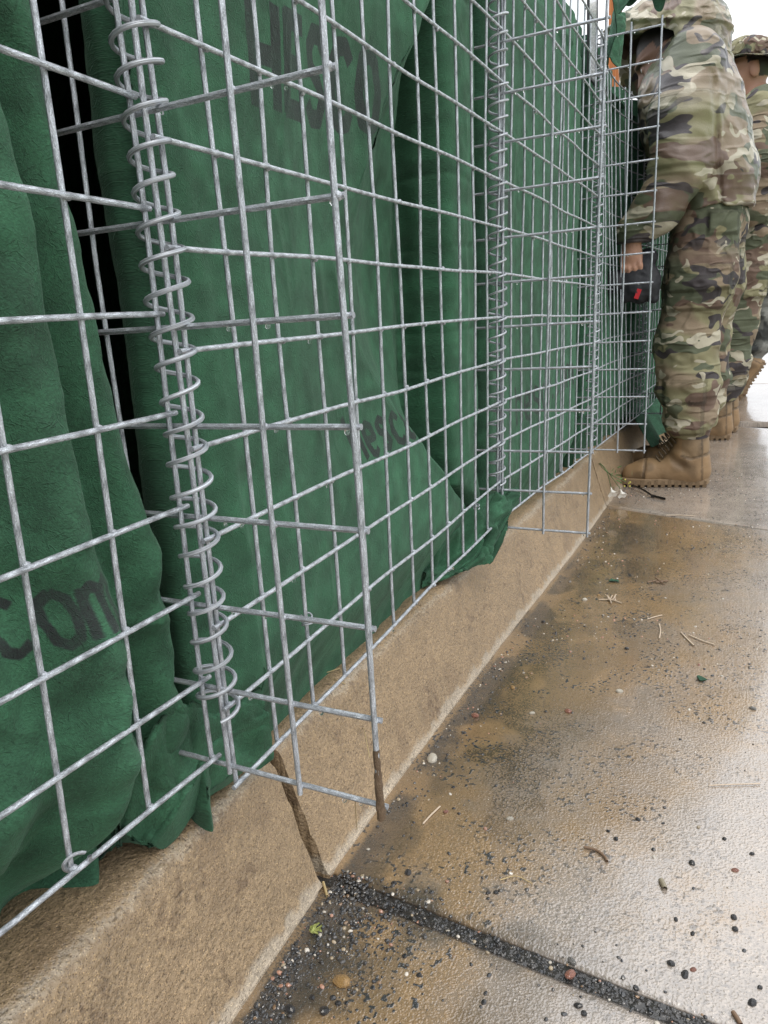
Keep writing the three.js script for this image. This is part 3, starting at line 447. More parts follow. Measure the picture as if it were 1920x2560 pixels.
// bay beside the camera: heavy folds, the free edge drawn back from the coil
{
  const L = thing('fabric_liner', 'dark green felt liner in heavy folds with one printed black letter', 'fabric liner', 'felt liners of the mesh bays');
  const edge = (y) => table([[-0.09, 0.028], [-0.03, 0.006], [0.05, -0.01], [0.09, -0.004], [0.18, 0.0], [0.25, 0.008], [0.41, 0.024], [0.53, 0.036], [0.62, 0.04], [1.1, 0.06]], y);
  const mat = linerMat(linerMap(1024, 1280, 0, 1.2, -0.1, 1.1, (g) => { print(g, 'com', [0.415, 0.184], [-0.105, 0.0], [0.0, 0.06], 0.0082); }), 2.2, 2.2);
  // path runs from inside the bay, round the free edge, then towards the camera; s is distance from the coil towards +z, so mirror it
  const fold = (s, y) => 0.019 * Math.sin(s * 58 + 1.2 * n2(y * 3, 1) - y * 4) + 0.013 * Math.sin(s * 29 + 2 - y * 3 + n2(y * 2, 4));
  const path = (y) => { const e = edge(y) - 0.018, q = sm(0.13, -0.06, y), P = [[e + 0.10, 0.22], [e + 0.035, 0.15], [e + 0.004, 0.085], [e + 0.006, 0.055], [e + 0.03, 0.038]]; for (let i = 0; i < 14; i++) { const s = e + 0.055 + i * 0.026 + i * i * 0.0016; P.push([s, 0.045 + fold(s, y) + 0.03 * q * Math.sin(i * 2.3 + y * 20)]); } return P.map(([s, d]) => [s, d + sm(0.07, -0.085, y) * 0.105 + 0.02 * sm(0.2, 0.02, y) * Math.sin(s * 40)]); };
  const a = { p: V(-0.0137, Y0 + 0.0, 0.0062), lx: -0.0015, lz: -0.0103 };
  const P = (u, v) => { const y = lerp(-0.082, 1.07, v), R = path(y), [s, d] = crom(R, u); const o = crump(s, y, 31, 0.014, 0.011) + 0.006 * (f2(s * 40, y * 40, 2, 12) - 0.5) * (0.3 + sm(0.3, 0, y)) + 0.03 * (ridge(f2(s * 13 + y * 5, y * 11 - s * 4, 2, 71)) - 0.66) * sm(0.42, 0.12, y) + 0.007 * (ridge(f2(s * 30, y * 22 + s * 9, 2, 72)) - 0.66); const n = s / S; return V(-0.0137 - n * S * 0.0822 + n * 0.01907 * y - (d - o), Y0 + y, 0.0062 + s); };
  let acc = 0; const us = [0]; { let pv = crom(path(0.4), 0); for (let i = 1; i <= 220; i++) { const p = crom(path(0.4), i / 220); acc += Math.hypot(p[0] - pv[0], p[1] - pv[1]); us.push(acc); pv = p; } }
  part(L, 'front', grid(220, 300, P, (u, v) => [us[Math.round(u * 220)] / 1.2, (lerp(-0.082, 1.07, v) + 0.1) / 1.2], 0.0026), mat);
  // skirt of the liner spread over the kerb at the coil's foot
  const drape = (C, nu, nv, wrk, nm) => part(L, nm, grid(nu, nv, (u, v) => { const i = v * (C.length - 1), i0 = Math.min(C.length - 2, Math.floor(i)), f = sm(0, 1, i - i0); const A = C[i0], B = C[i0 + 1]; const p = crom(A, u).map((q, k) => lerp(q, crom(B, u)[k], f)); const w = sm(0, 0.12, u) * sm(1, 0.9, u) * wrk * (ridge(f2(u * 5 + C.length, v * 3, 2, 17)) - 0.7) + wrk * 0.4 * (f2(u * 15, v * 11, 2, 37) - 0.5); return V(p[0] + w * 0.6, p[1] + w, p[2] + w * 0.5); }, (u, v) => [0.3 + u * 0.2, 0.1 + v * 0.16], 0.0026), mat);
  drape([[[-0.07, 0.285, 0.06], [-0.065, 0.29, 0.035], [-0.06, 0.31, 0.0], [-0.045, 0.30, -0.05], [-0.03, 0.29, -0.1]], [[-0.085, 0.25, 0.055], [-0.085, 0.262, 0.035], [-0.055, 0.24, 0.0], [-0.05, 0.262, -0.05], [-0.03, 0.25, -0.11]], [[-0.10, 0.195, 0.045], [-0.11, 0.20, 0.035], [-0.085, 0.172, 0.012], [-0.066, 0.20, -0.05], [-0.045, 0.19, -0.13]], [[-0.13, 0.176, 0.05], [-0.14, 0.178, 0.03], [-0.088, 0.172, 0.0], [-0.09, 0.178, -0.05], [-0.075, 0.178, -0.15]]], 140, 110, 0.034, 'skirt');
  fibres(L, 5000, 0.0042);
  linerBack(L, 0);
}
// lettered bay
{
  const L = thing('fabric_liner', 'green felt liner with large faded letters above and small letters below', 'fabric liner', 'felt liners of the mesh bays');
  const mat = linerMat(linerMap(1792, 1920, 0, 1.0, -0.1, 1.1, (g) => {
    print(g, 'HESCO', [0.188, 0.596], [0.345, 0.034], [0.0, 0.094], 0.0195);
    print(g, 'hesco', [0.40, 0.212], [0.205, 0.005], [-0.034, 0.064], 0.0108);
  }), 2, 2.2);
  const E = (y) => table([[-0.09, 0.82], [0.0, 0.82], [0.054, 0.79], [0.12, 0.70], [0.192, 0.622], [0.286, 0.515], [0.36, 0.455], [0.43, 0.42], [0.466, 0.411], [0.513, 0.446], [0.571, 0.488], [0.622, 0.529], [0.663, 0.552], [0.704, 0.586], [0.787, 0.642], [0.827, 0.67], [1.1, 0.74]], y);
  const path = (y) => {
    const e = Math.min(E(y), 0.8), cs = table([[-0.09, 0.12], [0.1, 0.1], [0.31, 0.085], [0.42, 0.074], [0.5, 0.066], [0.65, 0.06], [1.1, 0.055]], y) - 0.012, h = (d) => hemD(y, d, d + 0.062), v = Math.max(0.76, e + 0.035), low = sm(0.2, 0.0, y), sh = 0.35 + 0.65 * sm(0.1, 0.5, Math.abs(y - 0.4) * 2);
    const fd = (s) => 0.003 * Math.sin(s * 26 + y * 3);
    return [[0.24, 0.2], [0.12, 0.13], [0.05, 0.1], [0.028, 0.072], [0.03, 0.05], [cs - 0.02, h(0.036)], [cs + 0.015, h(0.027)], [cs + 0.05, h(0.029 + fd(cs))], [lerp(cs, e, 0.4), h(0.03 + fd(0.3))], [lerp(cs, e, 0.7), h(0.034 + fd(0.45))], [e - 0.03, h(0.029)], [e, h(0.030)], [lerp(e, v, 0.12) + 0.002, h(0.042)], [lerp(e, v, 0.5), h(0.085)], [v, h(0.14)], [v - 0.004 + 0.012 * low, h(0.09)], [v - 0.008 + 0.02 * low, h(0.046)], [v + 0.02, h(0.030)], [lerp(v, 0.87, 0.6), h(0.026)], [0.868, h(0.032)], [0.884, h(0.07)], [0.888, 0.24]];
  };
  const creases = (s, y) => { let o = 0; for (const [yy, sl] of [[0.365, 0.02], [0.30, -0.04], [0.86, 0.03], [0.605, -0.08], [0.5, 0.05]]) { const q = (y - yy - sl * (s - 0.8)) / 0.005; o -= 0.0022 * Math.exp(-q * q) * sm(0.72, 0.78, s); } return o; };
  linerFront(L, 1, path, -0.08, 1.075, 330, 320, mat, Object.assign([0, 1, -0.1, 1.1], { bySpan: true }), (s, y, u, d) => d > 0.15 ? 0 : -0.034 * sm(0.06, 0.40, y) * sm(0.15, 0.42, s) * sm(0.72, 0.6, s) * sm(0.9, 0.5, y) + crump(s, y, 3, 0.012, 0.0055) + 0.004 * (f2(s * 5, y * 12, 2, 44) - 0.5) + 0.009 * sm(0.12, -0.05, y) * (f2(s * 20, y * 26, 2, 14) - 0.5) + creases(s, y) + (s > 0.7 ? 0.006 * (ridge(f2(s * 18, y * 11, 2, 90)) - 0.6) : 0));
  // bunched tail spilling over the kerb at the far coil
  const T = (u, v) => { const A = [[-0.05, 0.30, -0.70], [-0.055, 0.29, -0.78], [-0.02, 0.30, -0.86], [0.0, 0.305, -0.90], [0.02, 0.30, -0.95]], B = [[-0.09, 0.20, -0.72], [-0.065, 0.21, -0.78], [-0.02, 0.25, -0.83], [0.012, 0.27, -0.87], [0.035, 0.295, -0.92]], C = [[-0.085, 0.178, -0.70], [-0.05, 0.185, -0.775], [-0.014, 0.215, -0.82], [0.006, 0.232, -0.85], [0.026, 0.272, -0.9]], D = [[-0.075, 0.178, -0.72], [-0.04, 0.182, -0.775], [-0.008, 0.19, -0.81], [0.008, 0.19, -0.83], [0.024, 0.245, -0.88]]; const K = [A, B, C, D]; const i = v * 3, i0 = Math.min(2, Math.floor(i)), f = i - i0; const p = crom(K[i0], u).map((q, k) => lerp(q, crom(K[i0 + 1], u)[k], f)); const w = 0.034 * (ridge(f2(u * 5 + 2, v * 3.4, 2, 27)) - 0.7), w2 = 0.007 * (f2(u * 22, v * 16, 2, 7) - 0.5); return V(p[0] + w * 0.8 + w2, p[1] + w * 0.5 + w2, p[2] + w * 0.4); };
  part(L, 'skirt', grid(110, 80, T, (u, v) => [0.62 + u * 0.22, 0.02 + v * 0.14], 0.0026), mat);
  fibres(L, 2000, 0.0035);
  linerBack(L, 1);
}
// further bays
[2, 3, 4, 5, 6].forEach((c) => {
  const L = thing('fabric_liner', ['pale green felt liner drawn flat behind the bay with the plate', 'green felt liner pushed inward behind the hooded soldier\'s hand', 'green felt liner behind the hooded soldier\'s legs', 'green felt liner past the hooded soldier', 'green felt liner in the last bay of the wall'][c - 2], 'fabric liner', 'felt liners of the mesh bays');
  const mat = linerMat(linerMap(c === 2 ? 1024 : 384, c === 2 ? 1024 : 384, 0, 0.9, -0.1, 1.1, c === 2 ? (g) => { print(g, 'hesco.com', [0.24, 0.15], [0.5, 0.05], [-0.02, 0.085], 0.012); print(g, 'm', [0.06, 0.52], [0.13, 0.02], [0, 0.12], 0.014); } : null), 2, 2.2);
  const path = (y) => { const h = (d) => hemD(y, d, d + 0.05), k = c * 1.7; const f = (s) => (c === 2 ? 0.006 : 0.028) * Math.sin(s * (c === 2 ? 17 : 28) + k + y) + (c === 3 ? 0.05 * Math.sin(Math.PI * s / 0.85) * sm(0, 0.5, y) : 0); const P = [[0.2, 0.24], [0.05, 0.12], [0.022, 0.06], [0.035, h(0.034)]]; for (let i = 0; i < 14; i++) { const s = 0.06 + i * 0.052; P.push([s, h(Math.max(0.024, 0.034 + f(s)))]); } P.push([0.79, h(0.04)], [0.81, 0.09], [0.81, 0.26]); return P; };
  linerFront(L, c, path, -0.07, c === 2 ? 1.07 : 1.09, c < 4 ? 160 : 90, c < 4 ? 160 : 80, mat, Object.assign([0, 0.9, -0.1, 1.1], { bySpan: true }), (s, y, u, d) => d > 0.2 ? 0 : crump(s, y, c * 9, 0.006, 0.005) + (y > 1.0 ? 0.02 * (n2(s * 14, c) - 0.5) : 0));
  linerBack(L, c);
  if (c === 3) { // torn flap folded outward over the top wire at the joint
    part(L, 'top_flap', grid(30, 40, (u, v) => { const y = lerp(1.16, 1.0 + 0.06 * u + 0.02 * Math.sin(u * 9), v), s = lerp(0.02, 0.15, u); return panelPoint(CO[3], CO[4], s / 0.82, y, 0.012 + 0.012 * Math.sin(u * 7 + v * 4) + 0.01 * f2(u * 6, v * 6, 2, 5)); }, (u, v) => [u * 0.3, v * 0.3], 0.0024), mat);
    part(L, 'skirt', grid(40, 30, (u, v) => { const z = lerp(-2.5, -3.0, u), x0 = footX(z); const q = v; return V(x0 - 0.09 + 0.15 * q + 0.02 * Math.sin(u * 9), (q < 0.55 ? 0.215 : lerp(0.215, 0.10, (q - 0.55) / 0.45)) + 0.01 * f2(u * 9, v * 5, 2), z); }, (u, v) => [u * 0.5, v * 0.3], 0.0024), mat);
  }
});
{ // rag over the top of the third wing panel
  const m = linerMat(linerMap(256, 256, 0, 0.3, 0, 0.3), 2, 2);
  const g = grid(80, 50, (u, v) => { const an = u * 6.6, r = 0.018 + 0.034 * v + 0.008 * Math.sin(u * 19 + 2 * v), q = 0.016 * (f2(u * 8, v * 5, 2, 3) - 0.5); const edge = 0.02 * Math.sin(u * 23) * v + 0.026 * (f2(u * 9, 1, 2, 8) - 0.5); return V(0.163 + r * Math.cos(an) * 1.1 + q, 1.455 - v * (0.085 + edge) + 0.012 * Math.sin(an * 2) + q, -1.745 + r * Math.sin(an) * 0.6 + q); }, (u, v) => [u, v], 0.0024);
  solo('fabric_scrap', g, m, 'torn green felt scrap bunched over the top of a wing panel', 'fabric scrap');
}
{ // small plate tied behind the upper wires of the third bay
  const P = thing('sign_plate', 'pale rain-speckled plate with a dark edge behind the upper mesh', 'plate');
  const a = panelPoint(CO[2], CO[3], 0.885, 0.962, -0.012), b = panelPoint(CO[2], CO[3], 1.0, 0.962, -0.012), d = b.clone().sub(a), len = d.length();
  const face = new THREE.BoxGeometry(len, 0.24, 0.003), rim = mergeGeometries([[len + 0.012, 0.007, 0, -0.1235], [len + 0.012, 0.007, 0, 0.1235], [0.006, 0.24, -len / 2 - 0.003, 0], [0.006, 0.24, len / 2 + 0.003, 0]].map(([w, h, x, y]) => new THREE.BoxGeometry(w, h, 0.006).translate(x, y, 0)));
  const m1 = part(P, 'face', face, std({ map: tex(128, 256, (i, j, o) => { const s = n2(i / 2.2, j / 2.2, 3), q = 0.74 + (s > 0.7 ? 0.16 : s < 0.25 ? -0.18 : 0); o[0] = q * 0.97; o[1] = q * 0.98; o[2] = q; }, true), roughness: 0.25, clearcoat: 0.6 })); const m2 = part(P, 'edge', rim, std({ color: 0x1b1d1f, roughness: 0.5 }));
  P.position.copy(a.clone().lerp(b, 0.5)).add(V(0, 0.12, 0)); P.rotation.y = Math.atan2(-d.z, d.x); void m1; void m2;
}
{ // timber stake behind the wall
  const g = new THREE.BoxGeometry(0.045, 1.9, 0.045, 2, 40, 2), p = g.attributes.position; for (let i = 0; i < p.count; i++) { p.setX(i, p.getX(i) + 0.004 * (n2(p.getY(i) * 6, 3) - 0.5)); } g.computeVertexNormals();
  const m = solo('wooden_stake', g, std({ map: tex(64, 512, (i, j, o) => { const q = f2(i / 3, j / 60, 3, 4); o[0] = 0.5 + 0.28 * q; o[1] = 0.28 + 0.2 * q; o[2] = 0.14 + 0.12 * q; }, true), roughness: 0.7 }), 'orange brown timber stake standing up behind the mesh wall', 'stake'); const q = onX(1535, 20, 0.06); m.position.set(-0.075, 0.93, -3.05); void q; m.rotation.z = -0.02;
}

// ------------------------------------------------------------------ gutter litter
const stoneGeo = [0, 1, 2, 3].map((k) => { const g = new THREE.IcosahedronGeometry(1, 1), p = g.attributes.position; for (let i = 0; i < p.count; i++) { const x = p.getX(i), y = p.getY(i), z = p.getZ(i), s = 0.72 + 0.55 * f3(x * 1.3 + k * 9, y * 1.3 + 20, z * 1.3 + 7, 2); p.setXYZ(i, x * s * 1.15, y * s * 0.7, z * s * 0.92); } g.deleteAttribute('normal'); g.computeVertexNormals(); return g; });
const stoneMat = std({ color: 0xffffff, roughness: 0.22, clearcoat: 0.5, clearcoatRoughness: 0.08, vertexColors: false });
const DARK = [[0.022, 0.023, 0.026], [0.03, 0.03, 0.031], [0.045, 0.042, 0.04], [0.06, 0.055, 0.05]], TAN = [[0.3, 0.24, 0.16], [0.42, 0.38, 0.32], [0.22, 0.14, 0.08], [0.5, 0.46, 0.4], [0.34, 0.18, 0.12]];
function grit(name, label, count, size, pick, dark, parent) {
  const L = [[], [], [], []]; let n = 0, tries = 0;
  while (n < count && tries++ < count * 60) { const p = pick(); if (!p) continue; L[n & 3].push(p); n++; }
  const g = new THREE.Group(), m = new THREE.Matrix4(), q = new THREE.Quaternion(), c = new THREE.Color();
  const out = [];
  L.forEach((P, k) => { if (!P.length) return; const im = shade(new THREE.InstancedMesh(stoneGeo[k], stoneMat, P.length)); P.forEach(([x, y, z, sc], i) => { const s = size[0] + (size[1] - size[0]) * Math.pow(rnd(), 2.6) * (sc || 1); m.compose(V(x, y + s * 0.15, z), q.setFromEuler(new THREE.Euler(rr(-0.4, 0.4), rr(0, 6.28), rr(-0.4, 0.4))), V(s, s * rr(0.7, 1.1), s)); im.setMatrixAt(i, m); const cc = rnd() < dark ? DARK[(rnd() * 4) | 0] : TAN[(rnd() * 5) | 0], v = rr(0.75, 1.2); im.setColorAt(i, c.setRGB(cc[0] * v, cc[1] * v, cc[2] * v)); }); out.push(im); });
  void g;
  out.forEach((im) => { im.name = numbered(name); if (parent) { im.userData.kind = 'stuff'; im.name = name; parent.add(im); } else { tag(im, label, 'gravel', null, 'stuff'); scene.add(im); } });
}
const onPave = (x, z) => [x, gh(x, z), z];
// everywhere: sparse grit, thicker along the kerb and in patches
grit('gravel', 'fine black and tan grit strewn over the wet pavement', 7000, [0.0005, 0.0027], () => { const z = rr(-2.6, 0.4), off = Math.pow(rnd(), 1.6) * 1.0 + 0.015, x = footX(z) + off; const d = f2(x * 5, z * 5, 3, 33); if (rnd() > sm(0.38, 0.72, d) + 0.1) return null; return onPave(x, z); }, 0.74);
// gutter corner and joint: packed black gravel
grit('gutter_gravel', 'packed wet black gravel in the gutter corner below the kerb joint', 4200, [0.0006, 0.003], () => { const z = rr(-0.2, 0.42), off = 0.012 + Math.pow(rnd(), 1.5) * 0.13, x = footX(z) + off; if (rnd() > sm(0.2, 0.7, f2(x * 22, z * 22, 2, 5)) * sm(0.14, 0.05, off) + (z < -0.1 ? 0.25 : 0)) return null; return onPave(x, z); }, 0.88);
grit('joint_gravel', '', 2600, [0.0006, 0.0026], () => { const x = footX(-0.18) + Math.pow(rnd(), 0.8) * 0.62, w = rnd() < 0.93 ? 0.009 : 0.025; return [x, -0.0072 + rr(0, 0.002), J1(x) + rr(-w, w)]; }, 0.96, pave);
{ // tar and silt bed of the near joint, with water standing in it
  const gm = std({ color: new THREE.Color(0.035, 0.033, 0.031), bumpMap: soilBump, bumpScale: 0.004, roughness: 0.12 });
  part(pave, 'joint_fill', grid(400, 8, (a, b) => { const x = lerp(-0.05, 2.4, a); return V(x, -0.0068 + 0.003 * f2(x * 130, b * 5, 2, 4), J1(x) + lerp(0.016, -0.016, b)); }, (a, b) => [a * 6, b * 0.12]), gm);
  part(pave, 'joint_fill', grid(40, 3, (a, b) => { const x = lerp(0.0, 2.4, a); return V(x, -0.008, J2(x) + lerp(0.012, -0.012, b)); }, (a, b) => [a * 6, b * 0.12]), gm);
}
// single stones one can pick out
const PEB = [
  ['tan', [[1235 + 5, 1468, 0.008]], 'flat brown stone at the foot of the kerb'],
  ['dark', [[1567, 1620, 0.0085], [1460, 1645, 0.006], [1358, 1553, 0.0085], [1500, 1480, 0.005], [1760, 1805, 0.005], [1595, 2046, 0.006], [1540, 2095, 0.006], [1520, 2075, 0.005], [1730, 2155, 0.0075], [1658, 2055, 0.004], [1811, 2095, 0.005], [1880, 2132, 0.0055], [1835, 2290, 0.0065], [1732, 2330, 0.005], [1838, 2320, 0.0065], [1690, 2295, 0.005], [1678, 2405, 0.007], [1713, 2433, 0.008], [1590, 2467, 0.006], [1880, 2505, 0.008], [1240, 2228, 0.006], [1220, 2230, 0.005], [1020, 2180, 0.0085], [985, 2205, 0.007], [1047, 2435, 0.005], [725, 2520, 0.009], [810, 2525, 0.010], [780, 2490, 0.006], [845, 2505, 0.006], [1445, 2510, 0.007], [1460, 2530, 0.006], [1900, 2465, 0.005]], 'small black wet stone lying on the pavement'],
  ['white', [[1462, 1498, 0.0085], [1549, 1727, 0.008], [1330, 1780, 0.006], [1080, 1895, 0.013], [1275, 2045, 0.006]], 'white pebble on the brown silt'],
  ['red', [[1420, 1776, 0.008], [1187, 1787, 0.009], [1838, 2173, 0.005], [1425, 2433, 0.008], [1747, 1661, 0.004], [1115, 2027, 0.005], [1733, 2420, 0.004]], 'reddish pebble on the wet pavement'],
  ['amber', [[855, 2452, 0.0135], [1497, 1487, 0.006], [1282, 1716, 0.008], [1411, 2097, 0.004]], 'amber pebble on dark gutter grit'],
  ['grey', [[1425, 1453, 0.006], [1882, 1770, 0.007], [1125, 1455, 0.0], [1650, 2035, 0.003], [1215, 2350, 0.004], [1430, 2400, 0.006]], 'grey pebble on the pavement'],
];
const PC = { tan: [0.2, 0.14, 0.085], dark: [0.028, 0.028, 0.03], white: [0.62, 0.57, 0.47], red: [0.36, 0.15, 0.1], amber: [0.42, 0.25, 0.09], grey: [0.2, 0.19, 0.175] };
const pebMat = {}; for (const k in PC) pebMat[k] = std({ color: new THREE.Color(...PC[k]), roughness: 0.3, clearcoat: 0.6, clearcoatRoughness: 0.1, bumpMap: soilBump, bumpScale: 0.002 });
const pebGeo = [0, 1, 2].map((k) => { const g = new THREE.IcosahedronGeometry(1, 3), p = g.attributes.position; for (let i = 0; i < p.count; i++) { const x = p.getX(i), y = p.getY(i), z = p.getZ(i), s = 0.7 + 0.6 * f3(x * 1.1 + k * 5, y * 1.1 + 9, z * 1.1 + 3, 3); p.setXYZ(i, x * s * 1.25, y * s * 0.62, z * s * 0.8); } g.computeVertexNormals(); return g; });
for (const [k, L, lab] of PEB) L.forEach(([u, v, s], i) => { if (!s) return; s *= k === 'dark' ? 0.52 : k === 'amber' ? 0.6 : 0.7; const p = onY(u, v, 0.002), m = solo('pebble', k === 'dark' ? stoneGeo[i % 4] : pebGeo[i % 3], pebMat[k], lab, 'pebble', L.length > 1 ? k + ' pebbles on the pavement' : undefined); m.position.set(p.x, gh(p.x, p.z) + s * 0.2, p.z); m.rotation.set(rr(-0.3, 0.3), rr(0, 6), rr(-0.3, 0.3)); m.scale.setScalar(s); });
// straws and twigs
const strawMat = std({ color: new THREE.Color(0.42, 0.32, 0.16), roughness: 0.55 }), palerStraw = std({ color: new THREE.Color(0.5, 0.4, 0.3), roughness: 0.5 }), twigMat = std({ color: new THREE.Color(0.16, 0.10, 0.06), roughness: 0.6 });
const kerbTop = (u, v) => { const p = onY(u, v, 0.1735); return V(p.x, 0.1745, p.z); };
const kerbFace = (u, v) => { let p = onY(u, v, 0.09); for (let i = 0; i < 8; i++) { const y = clamp((footX(p.z) - p.x) / 0.3, 0, 0.168); p = onY(u, v, y); } p.x += 0.002; return p; };
const floor = (u, v) => { const p = onY(u, v, 0.002); p.y = gh(p.x, p.z) + 0.0022; return p; };
function straw(name, f, px, r, mat, lab, group) { const pts = px.map(([u, v]) => f(u, v)); solo(name, tube(pts, r, 6, px.length * 8), mat, lab, name, group); }
straw('straw', kerbTop, [[778, 1690], [812, 1684], [850, 1672]], 0.0007, strawMat, 'straw lying on the kerb top against the mesh wire', 'straws on the kerb');
straw('straw', kerbFace, [[812, 1690], [850, 1705], [890, 1732], [915, 1755], [930, 1775]], 0.0006, strawMat, 'long curved straw down the kerb beside the first wing panel');
straw('straw', kerbFace, [[888, 1740], [898, 1790], [912, 1850], [920, 1893]], 0.00055, strawMat, 'thin upright straw on the kerb face behind the first wing panel');
straw('straw', kerbFace, [[884, 2005], [886, 2040], [889, 2072]], 0.0005, strawMat, 'short straw on the kerb face under the first wing panel');
straw('straw', kerbFace, [[962, 1640], [975, 1668], [985, 1690], [968, 1698]], 0.0008, strawMat, 'forked straw on the kerb face below the lettered bay');
straw('straw', kerbFace, [[985, 1690], [998, 1703]], 0.0007, strawMat, 'straw tip on the kerb face below the lettered bay');
straw('straw', floor, [[808, 2205], [813, 2222], [818, 2240]], 0.0016, strawMat, 'split straw in the gutter at the kerb joint');
straw('straw', floor, [[1703, 1582], [1718, 1598], [1735, 1615]], 0.0016, palerStraw, 'pair of pale straws crossed on the wet pavement', 'crossed pale straws');
straw('straw', floor, [[1722, 1588], [1755, 1602], [1788, 1613]], 0.0016, palerStraw, 'pair of pale straws crossed on the wet pavement', 'crossed pale straws');
straw('straw', floor, [[1648, 1560], [1651, 1577], [1648, 1597]], 0.0014, palerStraw, 'curved pale straw near the crossed straws');
straw('straw', floor, [[1618, 1548], [1638, 1542], [1655, 1538]], 0.0012, palerStraw, 'short pale straw near the crossed straws');
straw('straw', floor, [[1771, 1964], [1820, 1962], [1900, 1960]], 0.0009, palerStraw, 'long straight straw alone on the reflecting pavement');
straw('straw', floor, [[1057, 2060], [1075, 2040], [1100, 2016]], 0.0012, palerStraw, 'pale straw pointing at the gutter puddle');
straw('straw', floor, [[1250, 2200], [1290, 2190], [1330, 2208]], 0.0006, strawMat, 'fine bent straw on the open pavement');
straw('straw', floor, [[1665, 1288], [1700, 1288], [1736, 1290]], 0.0015, palerStraw, 'pale straw along the far pavement joint');
straw('twig', floor, [[1460, 2117], [1490, 2125], [1510, 2140], [1518, 2153]], 0.0016, twigMat, 'dark bent twig on the wet pavement', undefined);
straw('twig', floor, [[1832, 2530], [1842, 2545], [1852, 2562]], 0.0022, twigMat, 'brown twig standing by the near joint', undefined);
straw('twig', floor, [[1652, 2200], [1658, 2212], [1662, 2222]], 0.0032, std({ color: new THREE.Color(0.22, 0.19, 0.13), roughness: 0.5 }), 'thick stub of grey bark on the pavement', undefined);
for (const [u, v, n] of [[1525, 1500, 9], [1645, 1455, 8]]) { const p = floor(u, v), gs = []; for (let i = 0; i < n; i++) { const a = rr(0, 6.28), l = rr(0.012, 0.03), b = V(p.x + Math.cos(a) * l, p.y + rr(0, 0.006), p.z + Math.sin(a) * l); gs.push(tube([V(p.x + rr(-0.01, 0.01), p.y + 0.002, p.z + rr(-0.01, 0.01)), b], rr(0.0008, 0.0018), 5, 3)); } solo('dead_grass', mergeGeometries(gs), n > 8 ? palerStraw : twigMat, n > 8 ? 'tangled clump of pale dead grass on the silt' : 'tangled clump of dark dead grass on the wet pavement', 'dead grass'); }
{ // green seed bud at the kerb foot
  const p = floor(784, 2328), gs = []; for (let i = 0; i < 9; i++) { const a = i * 2.4; gs.push(tube([V(0, 0, 0), V(0.004 * Math.cos(a), 0.003, 0.004 * Math.sin(a)), V(0.010 * Math.cos(a) * 0.6 + 0.004, 0.004 + 0.002 * (i % 3), 0.009 * Math.sin(a) * 0.6)], 0.0011, 5, 6)); } const m = solo('seed_bud', mergeGeometries(gs), std({ color: new THREE.Color(0.38, 0.42, 0.14), roughness: 0.6 }), 'yellow green seed bud at the foot of the kerb', 'bud'); m.position.copy(p);
}
{ // green shreds of felt
  const m = linerMat(linerMap(64, 64, 0, 0.1, 0, 0.1), 1, 1);
  for (const [u, v, s, lab] of [[1536, 1453, 0.011, 'small green felt shred near the kerb'], [1752, 1697, 0.009, 'small green felt shred among the reflections']]) { const p = floor(u, v), g = grid(10, 10, (a, b) => V((a - 0.5) * s * 2, 0.002 * f2(a * 6, b * 6, 2), (b - 0.5) * s * (0.6 + a)), (a, b) => [a, b], 0.0015); const q = solo('felt_shred', g, m, lab, 'felt shred'); q.position.copy(p); q.rotation.y = u; }
}
{ // black cable tie at the soldier's boot
  const g = thing('cable_tie', 'black plastic cable tie on the pavement by the tan boot', 'cable tie'); const m = std({ color: 0x0c0c0d, roughness: 0.35 });
  const a = onY(1580, 1213, 0.012), b = onY(1632, 1240, 0.006), c = onY(1662, 1247, 0.005); part(g, 'strap', tube([a, a.clone().lerp(b, 0.5).add(V(0, 0.004, 0)), b], 0.0035, 6, 14), m);
  part(g, 'tail', tube([b, b.clone().lerp(c, 0.5), c], 0.0042, 6, 8), m); const hd = part(g, 'head', new THREE.BoxGeometry(0.012, 0.008, 0.012), m); hd.position.copy(b);
}
